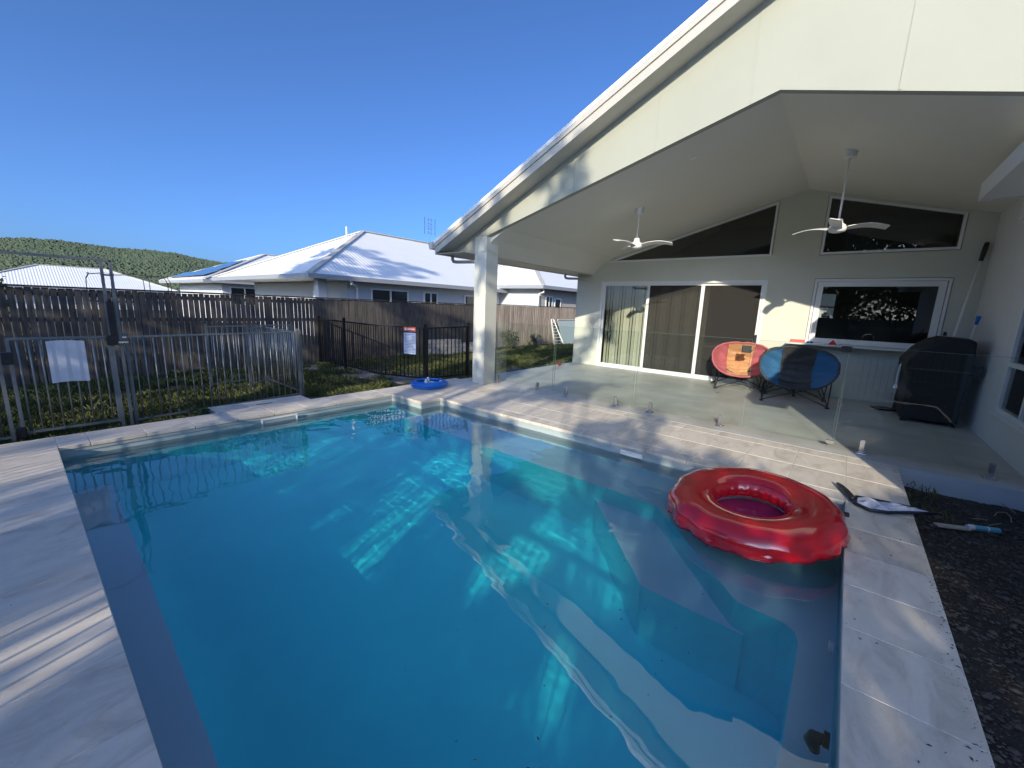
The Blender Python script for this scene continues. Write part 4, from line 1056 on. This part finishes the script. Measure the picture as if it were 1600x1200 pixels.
def leafy(V, F, c, r, n, size, rg, flat=1.0):
    for _ in range(n):
        d = Vector((rg.gauss(0,1), rg.gauss(0,1), rg.gauss(0,1)*flat)); d.normalize(); p = Vector(c)+Vector((d.x*r[0], d.y*r[1], d.z*r[2]))*(rg.random()**.45)
        s = size*rg.uniform(.6,1.4); u = Vector((rg.gauss(0,1),rg.gauss(0,1),rg.gauss(0,1))).normalized(); v = u.orthogonal().normalized()
        v = (Matrix.Rotation(rg.random()*6.28, 3, u) @ v); k = len(V)
        V += [tuple(p-u*s), tuple(p+v*s*.5), tuple(p+u*s), tuple(p-v*s*.5)]; F.append((k,k+1,k+2,k+3))
rg = random.Random(21)
def shrub(nm, label, x, y, h, w_, n=500, z=LZ, grp=None, size=.035):
    t = thing(nm, label, 'shrub', (x,y,z), 0, grp); b = MB()
    for k in range(6):
        a = k*1.05; b.tube([(0,0,0),(.3*w_*math.cos(a),.3*w_*math.sin(a),h*.5),(.5*w_*math.cos(a),.5*w_*math.sin(a),h*.85)], [.012,.008,.003], 5)
    ob('stem', b, M['bark'], parent=t)
    b = MB()
    for k in range(9):
        a = rg.random()*6.28; q = rg.random()**.5; leafy(b.v, b.f, (w_*.6*q*math.cos(a), w_*.6*q*math.sin(a), h*rg.uniform(.25,.85)), (w_*.28,w_*.28,h*.2), n//9, size, rg)
    ob('foliage', b, M['leaf'], parent=t, fixn=False); return t
shrub('shrub', 'dark green shrub against the sunlit fence just right of the pillar', 13.1, 10.75, .85, .55)
shrub('shrub', 'small shrub against the sunlit fence, the right one of the two', 14.9, 10.85, .60, .45, 300)
shrub('shrub', 'low leafy weed clump growing at the left end of the skimmer slab', 1.48, 6.82, .20, .22, 500, size=.022)
shrub('young_tree', 'top of a sparse green tree showing over the timber fence at the far left', -.05, 13.3, 2.05, .5, 420, size=.045)

# white and clear panels leaning on the far right fence
t = thing('greenhouse_panel', 'pale translucent framed panels leaning on the sunlit timber fence beside the house wall', 'panel', (16.5,10.7,LZ))
b = MB(); b.add([(.35,-.15,.05),(2.6,-.15,.05),(2.3,.35,1.2),(.45,.35,1.2)], [(0,1,2,3)]); o = ob('sheet', b, mat('frosted_sheet', (.45,.52,.46), .3), parent=t); md = o.modifiers.new('s','SOLIDIFY'); md.thickness = .01
b = MB(); b.bar((.35,-.17,.03),(.05,.32,1.25),.03,.05); b.bar((.45,.32,1.2),(2.35,.32,1.2),.04,.04); b.bar((2.6,-.17,.03),(2.35,.32,1.2),.04,.04); b.bar((-.35,-.1,0),(-.15,.3,1.22),.04,.05); ob('frame', b, M['white'], parent=t)
b = MB()
for k in range(9): b.bar((-.3+.02*k,-.1+.05*k,.1+.14*k),(.25-.02*k,-.1+.05*k,.1+.14*k),.03,.035)
ob('rung', b, M['white'], parent=t)
t = thing('paver_stack', 'low stack of pale paving blocks on the lawn behind the black fence', 'pavers', (9.9,10.95,LZ), -.2)
b = MB(); rr = random.Random(4)
for j in range(4):
    for i in range(9):
        if j == 3 and i in (4,5,6): continue
        x = -.95+.31*i+.1*(j%2); b.box(x+rr.uniform(0,.01), x+.29, -.15+rr.uniform(-.02,.02), .15, .13*j, .13*j+.12)
o = ob('block', b, mat('paver_block', (.42,.40,.37), .85, var=.25, vscale=6), parent=t)

# ------------------------------------------------------------------ neighbouring houses
def hip_roof(mb, x0, x1, y0, y1, ze, zr, run):
    mb.add([(x0,y0,ze),(x1,y0,ze),(x1,y1,ze),(x0,y1,ze),(x0+run,y0+run,zr),(x1-run,y0+run,zr),(x1-run,y1-run,zr),(x0+run,y1-run,zr)],
           [(0,1,5,4),(1,2,6,5),(2,3,7,6),(3,0,4,7),(4,5,6,7),(3,2,1,0)])
nb = thing('neighbour_house', 'large neighbouring house with white hipped metal roof directly behind the timber fence', 'house', (14,20,LZ))
def npart(par, nm, b, m, **k):
    o = ob(nm, b, m, **k); o.parent = par; o.matrix_parent_inverse = Matrix.Translation(-par.location); return o
ZE = 2.56
def hroof(par, x0, x1, y0, y1, ze, zr, run):
    # front/back faces use ribs across X, side faces ribs across Y
    b = MB(); b.add([(x0,y0,ze),(x1,y0,ze),(x1-run,y0+run,zr),(x0+run,y0+run,zr)], [(0,1,2,3)])
    b.add([(x0,y1,ze),(x1,y1,ze),(x1-run,y1-run,zr),(x0+run,y1-run,zr)], [(3,2,1,0)]); b.add([(x0+run,y0+run,zr),(x1-run,y0+run,zr),(x1-run,y1-run,zr),(x0+run,y1-run,zr)], [(0,1,2,3)])
    b.add([(x0,y0,ze),(x0,y1,ze),(x0+run,y1-run,zr),(x0+run,y0+run,zr)], [(3,2,1,0)]); b.add([(x1,y0,ze),(x1,y1,ze),(x1-run,y1-run,zr),(x1-run,y0+run,zr)], [(0,1,2,3)])
    bmh = bmesh.new(); mh = b.mesh('roof', M['roofx']); bmh.from_mesh(mh); bmesh.ops.remove_doubles(bmh, verts=bmh.verts, dist=1e-4); bmh.to_mesh(mh); bmh.free()
    mh.materials.append(M['roofy']); mh.polygons[3].material_index = 1; mh.polygons[4].material_index = 1
    npart(par, 'roof', mh, None)
    b = MB()
    for p, q in (((x0,y0,ze),(x0+run,y0+run,zr)),((x1,y0,ze),(x1-run,y0+run,zr)),((x0,y1,ze),(x0+run,y1-run,zr)),((x0+run,y0+run,zr),(x1-run,y0+run,zr))):
        b.bar((p[0],p[1],p[2]+.03),(q[0],q[1],q[2]+.03),.22,.05)
    npart(par, 'ridge_cap', b, M['fascia'])
    b = MB(); b.box(x0-.06,x1+.06,y0-.06,y0-.01,ze-.17,ze+.01); b.box(x0-.06,x0-.01,y0-.01,y1,ze-.17,ze+.01); npart(par, 'gutter', b, mat('grey_gutter', (.33,.35,.38), .4) if 'grey_gutter' not in bpy.data.materials else bpy.data.materials['grey_gutter'])
    b = MB(); b.box(x0,x1,y0,y1,ze-.14,ze-.12); npart(par, 'soffit', b, M['white'])
hroof(nb, 7.3, 27.0, 15.9, 27.3, ZE, 5.38, 5.66)
hroof(nb, 18.3, 27.0, 12.95, 21.0, 2.80, 4.85, 4.0)
nw = mat('neighbour_render', (.55,.57,.60), .8)
b = MB(); b.box(9.1,26.4,16.5,26.7,LZ,ZE-.15); b.box(18.9,26.4,13.55,16.5,LZ,2.65); npart(nb, 'wall', b, nw)
b = MB(); b.box(7.9,8.25,16.5,16.85,LZ,ZE-.15); npart(nb, 'pillar', b, nw)
b = MB(); b.box(18.905,26.5,13.53,13.549,LZ,2.64); npart(nb, 'brick_face', b, M['brick'])
b = MB(); b.tube([(9.0,15.95,2.40),(9.0,15.95,2.28),(9.5,16.4,2.2),(9.55,16.45,2.0),(9.55,16.45,0)], .05, 8); b.tube([(18.6,13.1,2.6),(18.6,13.1,2.45),(18.6,13.45,2.35),(18.6,13.45,0)], .05, 8); npart(nb, 'downpipe', b, M['white'])
def nwin(par, x0, x1, z0, z1, y, split=True, face='y'):
    b = MB()
    frame_xz(b, x0, x1, z0, z1, y-.0, .07, .05)
    if split: b.box((x0+x1)/2-.04,(x0+x1)/2+.04,y-.05,y,z0+.07,z1-.07)
    o = npart(par, 'window', b, M['frame'])
    b = MB(); b.box(x0+.07,x1-.07,y-.02,y-.015,z0+.07,z1-.07); ob('pane', b, M['windark'], parent=o)
nwin(nb, 10.2, 12.2, .9, 2.18, 16.49); nwin(nb, 13.1, 14.0, .9, 2.18, 16.49); nwin(nb, 15.9, 18.0, .9, 2.15, 16.49)
nwin(nb, 19.4, 20.1, 1.2, 2.3, 13.52); nwin(nb, 20.3, 21.0, 1.2, 2.2, 13.52, False)
b = MB(); b.tube([(11.3,20.3,4.6),(11.3,20.3,5.25)], .045, 8); npart(nb, 'vent_pipe', b, M['white'])
t = thing('tv_antenna', 'television antenna standing on the neighbouring white roof beside the gable eave', 'antenna', (17.7,21.6,5.3))
b = MB(); b.tube([(0,0,0),(0,0,1.55)], .018, 6); ob('mast', b, M['steel'], parent=t)
b = MB()
for x in (-.42,.42):
    b.bar((x,0,.62),(x,0,1.12),.035,.02,(0,1,0)); b.bar((x,0,1.16),(x,0,1.66),.035,.02,(0,1,0))
for z in (.75,1.0,1.3,1.55): b.bar((-.2,0,z),(.2,0,z),.02,.02)
b.bar((-.42,.0,1.14),(.42,0,1.14),.012,.012); b.bar((-.12,0,.62),(-.12,0,1.66),.015,.015,(0,1,0)); b.bar((.12,0,.62),(.12,0,1.66),.015,.015,(0,1,0))
ob('element', b, M['steel'], parent=t)
t = thing('air_conditioner', 'white outdoor air conditioner unit under the neighbour eave, seen just over the fence', 'air conditioner', (9.05,18.6,.9))
b = MB(); b.box(-.2,.04,-.45,.45,0,1.1); ob('case', b, M['white'], parent=t, bevel=.02)
for z in (.28,.82):
    b = MB(); b.tube([(-.205,-.05,z),(-.22,-.05,z)], .2, 18); ob('fan_grille', b, M['dark'], parent=t)

n2 = thing('neighbour_house', 'second neighbouring house with solar panels on its white roof, left of the nearest one', 'house', (13,36,LZ))
hroof(n2, 7.8, 26, 31, 42.5, ZE, 4.92, 5.6)
b = MB(); b.box(8.9,25.4,31.6,41.9,LZ,ZE-.15); npart(n2, 'wall', b, nw)
nwin(n2, 9.3, 11.0, 1.0, 2.2, 31.59)
b = MB()
sl_ = (4.92-ZE)/5.6
for i in range(3):
    for j in range(5):
        if i == 2 and j > 2: continue
        y0 = 33.0+1.75*j+(.9*i if 1 else 0); x0 = 8.3+1.08*i
        if y0+1.7 > 42.2-(x0-7.8)*.9: continue
        z = lambda x: ZE+sl_*(x-7.8)+.13
        b.add([(x0,y0,z(x0)),(x0,y0+1.68,z(x0)),(x0+1.02,y0+1.68,z(x0+1.02)),(x0+1.02,y0,z(x0+1.02)),(x0,y0,z(x0)-.04),(x0,y0+1.68,z(x0)-.04),(x0+1.02,y0+1.68,z(x0+1.02)-.04),(x0+1.02,y0,z(x0+1.02)-.04)],
              [(3,2,1,0),(4,5,6,7),(0,1,5,4),(1,2,6,5),(2,3,7,6),(3,0,4,7)])
npart(n2, 'solar_array', b, M['solar'])
n3 = thing('neighbour_house', 'far house with low white roof seen over the fence below the forested hill', 'house', (4,60,-1.2))
hroof(n3, -9, 3.4, 56, 70, 1.75, 3.1, 5.5); hroof(n3, -3.0, 12.0, 55.5, 68, 1.75, 3.85, 5.2)
b = MB(); b.box(-8.4,11.4,56.6,67,-1.4,1.6); npart(n3, 'wall', b, nw)
b = MB(); b.tube([(1.2,60.5,2.7),(1.2,60.5,3.35)], .07, 8); npart(n3, 'vent_pipe', b, M['white'])

# trampoline behind the fence
t = thing('trampoline', 'trampoline with net poles showing over the timber fence in front of the far white roof', 'trampoline', (4.25,30.0,LZ+.35))
b = MB(); nP = 8
for k in range(nP):
    a = 2*math.pi*k/nP+.3; x, y = 1.62*math.cos(a), 1.62*math.sin(a)
    b2 = MB(); b2.tube([(x*1.06,y*1.06,0),(x*1.1,y*1.1,1.2),(x*1.08,y*1.08,2.0),(x*1.0,y*1.0,2.25)], .018, 8); ob('pole', b2, M['blackmetal'], parent=t, smooth=True)
b = MB(); b.tube([(1.55*math.cos(2*math.pi*k/32),1.55*math.sin(2*math.pi*k/32),2.30-.06*math.sin(math.pi*((k/4)%1))) for k in range(32)], .014, 5, closed=True); ob('net_rope', b, M['blackmetal'], parent=t)
b = MB(); b.lathe([(1.7,.85),(1.72,.92),(1.4,.93)], n=32); ob('mat', b, M['dark'], parent=t)

# ------------------------------------------------------------------ forested hill
b = MB(); NXh, NYh = 200, 46
azs = np.linspace(-14, 46, NXh)
def crest(az):
    return (4.02 + .22*math.sin(az*.23+.6) + .10*math.sin(az*.71) - max(0, az-12)*.06 - max(0, 4-az)*.05)
def hill_pt(az, q):
    d = 420+q*380; e = math.radians(crest(az)); zt = 1.6+800*math.tan(e)
    x, y = d*math.sin(math.radians(az)), d*math.cos(math.radians(az))
    z = -4 + (zt+4)*(q**1.0)*(1) + 5*noise.noise(Vector((x*.012,y*.012,0)))*(1-q)*q*4
    return x, y, z
for j in range(NYh):
    for az in azs: b.v.append(hill_pt(az, j/(NYh-1)))
for az in azs:
    x, y, z = hill_pt(az, 1); b.v.append((x*1.25, y*1.25, z-30))
for j in range(NYh):
    for i in range(NXh-1): k = j*NXh+i; b.f.append((k,k+1,k+NXh+1,k+NXh))
struct('hill', b, M['hillm'], smooth=True, fixn=False)
# canopy crowns as one far-off wood
b = MB(); rh = random.Random(8)
ico = bmesh.new(); bmesh.ops.create_icosphere(ico, subdivisions=1, radius=1); iv = [v.co.copy() for v in ico.verts]; iF = [[v.index for v in f.verts] for f in ico.faces]; ico.free()
for _ in range(26000):
    az = rh.uniform(-3, 19); q = rh.uniform(.02, 1.0)**.8; x, y, z = hill_pt(az, q); r = rh.uniform(.9,2.1)*(.8+.35*q)
    k = len(b.v); hh = r*rh.uniform(.8,1.3)
    for v in iv: b.v.append((x+v.x*r*rh.uniform(.8,1.2), y+v.y*r, z+r*.35+v.z*hh*rh.uniform(.8,1.2)))
    b.f += [tuple(k+i for i in f) for f in iF]
o = ob('forest', b, M['hilltree'], fixn=False); tag(o, 'dense green forest covering the hill behind the houses', 'forest', kind='stuff')

# ------------------------------------------------------------------ trees on the sun side of the yard (their crowns dapple the light)
def nz(u, v, s, sd): return noise.noise(Vector((u*s, v*s, sd)))
GAPS = [(3.1,.75,.35,.25,.6),(4.2,.6,.35,.2,.8),(5.0,1.9,.4,.25,.7),(1.6,2.35,.35,.15,.7),(2.9,2.75,.4,.3,.7),(4.1,3.3,.5,.3,.7),(1.9,3.6,.5,.3,.8),(3.0,4.1,.5,.3,.6),(2.66,.42,.24,.18,1.3),(2.75,.85,.32,.36,1.3),(2.45,1.02,.30,.16,.9),(4.25,1.0,.36,.5,1.0),(4.55,1.75,.35,.22,.8),(3.75,1.75,.30,.25,.8),
        (1.32,.55,.16,.18,1.0),(1.02,.74,.14,.12,1.0),(.49,.24,.10,.10,.9),(.50,.82,.16,.14,.8),(1.22,1.32,.25,.16,.8),(1.9,1.5,.3,.16,.8),
        (5.55,.88,.75,.40,1.4),(5.2,1.3,.3,.2,.8),(-.3,1.98,.28,.12,.9),(-1.1,2.08,.33,.17,.9),(-1.65,1.78,.35,.16,.9),(2.1,2.12,.4,.18,.8),(.65,2.3,.5,.15,.7),(3.3,2.3,.5,.18,.7),
        (-.86,2.78,.5,.22,1.1),(.1,3.6,.6,.4,1.1),(1.2,3.9,.4,.3,.8),(-1.5,3.2,.7,.5,1.2),(-.75,2.42,.35,.16,.8),(.9,2.9,.35,.2,.8),(2.4,3.1,.4,.2,.7),(-1.9,2.4,.4,.4,1.0),(8.45,4.85,.22,.35,1.6),(4.2,4.7,.6,.28,1.0),(3.4,4.3,.4,.25,.6),(7.7,.84,.6,.20,1.5),(8.7,1.15,.7,.20,1.5),(7.0,1.5,.4,.2,.9),(7.3,2.0,.35,.15,.7),(6.5,3.2,.4,.3,.6)]  # crown holes shaped to set where the sun patches fall
def cov(u, v):        # leaf density as seen from the sun
    f = nz(u,v,.75,2.3)+.55*nz(u,v,1.9,7.7)+.3*nz(u,v,4.2,1.1)
    d = -1
    if -2.6 < u < 10.8 and v < 3.1+.25*math.sin(u*1.9): d = max(d, .50+f*.95)
    if 1.35 < u < 5.6 and 2.5 < v < 7.0: d = max(d, .23+f*1.3-max(0,(1.5-u))*1.2)
    if 6.4 < u < 11.2 and v < 6.5: d = max(d, .60+f*.7-max(0, v-5.6)*.8)
    if 11.3 < u < 16.8 and 6.4 < v < 10.6: d = max(d, .10+1.1*(nz(u,v*2.2,.8,2.3)+.6*nz(u,v*2.5,2.1,4.))-max(0, v-10)*.8-max(0,u-15)*.6-max(0,12-u)*.6)
    if -2.4 < u < 1.2 and 3.3 < v < 6.6: d = -1
    for gu, gv, su, sv, A in GAPS:
        e = ((u-gu)/su)**2+((v-gv)/sv)**2
        if e < 9: d -= A*math.exp(-.5*e)*1.3
    return d
rt_ = random.Random(33)
def tree(nm, label, u0, u1, v0, v1, wd, n, trunk_u, size=.10, dw=1.6):
    cx = SH*wd + SN*trunk_u
    t = thing(nm, label, 'tree', (cx.x, cx.y, LZ)); b = MB(); clumps = []
    tries = 0
    while len(b.f) < n and tries < n*14:
        tries += 1
        u = rt_.uniform(u0,u1); v = rt_.uniform(v0,v1)
        if cov(u,v) < rt_.uniform(-.04,.06): continue
        # crown depth is lens shaped
        q = 1-abs((u-(u0+u1)/2)/((u1-u0)/2))**2
        wq = wd + rt_.uniform(-1,1)*dw*max(.25,q)
        P = SH*wq + SN*u; z = v - ST*wq
        if z < LZ+.1: continue
        s = size*rt_.uniform(.6,1.35); U = Vector((rt_.gauss(0,1),rt_.gauss(0,1),rt_.gauss(0,1))).normalized(); W = Matrix.Rotation(rt_.random()*6.28, 3, U) @ U.orthogonal().normalized()
        p = Vector((P.x-cx.x, P.y-cx.y, z-LZ)); k = len(b.v)
        b.v += [tuple(p-U*s), tuple(p+W*s*.5), tuple(p+U*s), tuple(p-W*s*.5)]; b.f.append((k,k+1,k+2,k+3))
        if len(b.f) % 160 == 1: clumps.append(p)
    ob('crown', b, M['leaf'], parent=t, fixn=False)
    b = MB(); zc = max(1.2, (v0 - ST*wd)*.8 if v0 > -1 else 1.6); top = v1-ST*wd-LZ
    b.tube([(0,0,-.1),(.05,.03,zc*.5),(0,.08,zc),(.1,.0,top*.7)], [.17,.14,.12,.05], 10)
    for p in clumps[:26]:
        m_ = Vector((p.x*.4, p.y*.4, zc+(p.z-zc)*.35)); b.tube([(0,.06,zc*.9), tuple(m_), tuple(p)], [.07,.04,.012], 6)
    ob('trunk', b, M['bark'], parent=t); return t
tree('garden_tree', 'broad leafy tree on the sun side of the yard behind the camera', -2.7, 2.2, -.4, 3.6, -8.5, 5200, -.5)
tree('garden_tree', 'leafy tree on the sun side of the yard shading the pool', 1.0, 5.8, -.4, 7.1, -9.5, 7600, 3.4)
tree('garden_tree', 'dense leafy tree on the sun side of the yard shading the back fence', 5.4, 11.2, -.6, 6.7, -8.0, 8200, 8.0)
tree('garden_tree', 'tall leafy tree dappling the neighbouring white roof', 11.2, 16.9, 6.4, 10.7, -6.0, 3600, 13.2, .13)

rg = random.Random(77)
t = thing('hedge', 'tall clipped hedge closing the sun side of the yard behind the side fence', 'hedge', (-9.5,-3,LZ), 0); b = MB()  # added out of view to darken what the windows reflect
for _ in range(15000):
    y = rg.uniform(-13,12); x = rg.uniform(-.9,.9)+.0*y; z = rg.uniform(.1,3.1+.5*noise.noise(Vector((y*.5,0,0))))
    s_ = rg.uniform(.08,.16); U = Vector((rg.gauss(0,1),rg.gauss(0,1),rg.gauss(0,1))).normalized(); W = Matrix.Rotation(rg.random()*6.28, 3, U) @ U.orthogonal().normalized(); p = Vector((x,y,z)); k = len(b.v)
    b.v += [tuple(p-U*s_), tuple(p+W*s_*.6), tuple(p+U*s_), tuple(p-W*s_*.6)]; b.f.append((k,k+1,k+2,k+3))
ob('foliage', b, M['leaf'], parent=t, fixn=False)
b = MB()
for k in range(12): b.tube([(0,-12.5+2.1*k,0),(0,-12.5+2.1*k,2.6)], [.06,.02], 6)
ob('stem', b, M['bark'], parent=t)  # stems of the added hedge, out of view
t = thing('boundary_fence', 'timber paling fence on the sun side of the yard behind the hedge', 'fence', (-7.6,-3,LZ)); b = MB()  # unseen, added with the hedge for darker reflections in the glass
for k in range(250): b.box(-.01,.008,-13+.1*k,-13+.1*k+.097,0,1.8)
o = ob('paling_panel', b, M['timber'], parent=t, fixn=False); set_tint(o, 6)  # palings of the added fence, unseen, for darker window reflections
for z in (.3,1.4):
    b = MB(); b.box(-.06,-.011,-13,12,z,z+.07); ob('rail', b, M['timber'], parent=t)

rt_ = random.Random(5)
for i_, (u_, h_) in enumerate(((-18,11),(-11,12.6),(-5,13.4),(1,13.2),(7.5,12.8),(14,12.5))):
    P_2 = Vector((-30, u_))
    t = thing('background_tree', ['short broad tree far behind the hedge, southernmost of the six','tall round tree far behind the hedge, second from the south','tallest tree far behind the hedge, opposite the patio','rounded tree far behind the hedge, opposite the pool','lower tree far behind the hedge, fifth from the south','tall tree far behind the hedge, northernmost of the six'][i_], 'tree', (P_2.x, P_2.y, LZ), 0, 'trees far behind the hedge'); b = MB()
    while len(b.f) < 3200:
        d_ = Vector((rt_.gauss(0,1),rt_.gauss(0,1),rt_.gauss(0,1))).normalized()*(rt_.random()**.4)
        p = Vector((d_.x*3.4, d_.y*3.4, h_*.58+d_.z*h_*.42))
        if noise.noise(p*.55) < -.12: continue
        s_ = rt_.uniform(.14,.30); U = Vector((rt_.gauss(0,1),rt_.gauss(0,1),rt_.gauss(0,1))).normalized(); W = Matrix.Rotation(rt_.random()*6.28, 3, U) @ U.orthogonal().normalized(); k = len(b.v)
        b.v += [tuple(p-U*s_), tuple(p+W*s_*.6), tuple(p+U*s_), tuple(p-W*s_*.6)]; b.f.append((k,k+1,k+2,k+3))
    ob('crown', b, M['leaf'], parent=t, fixn=False)
    b = MB(); b.tube([(0,0,0),(.1,0,h_*.4),(0,.1,h_*.8)], [.28,.2,.06], 8)
    for k in range(7): a = k*.9; b.tube([(.05,0,h_*.35),(1.4*math.cos(a),1.4*math.sin(a),h_*.55),(2.4*math.cos(a),2.4*math.sin(a),h_*.72)], [.12,.08,.03], 6)
    ob('trunk', b, M['bark'], parent=t)
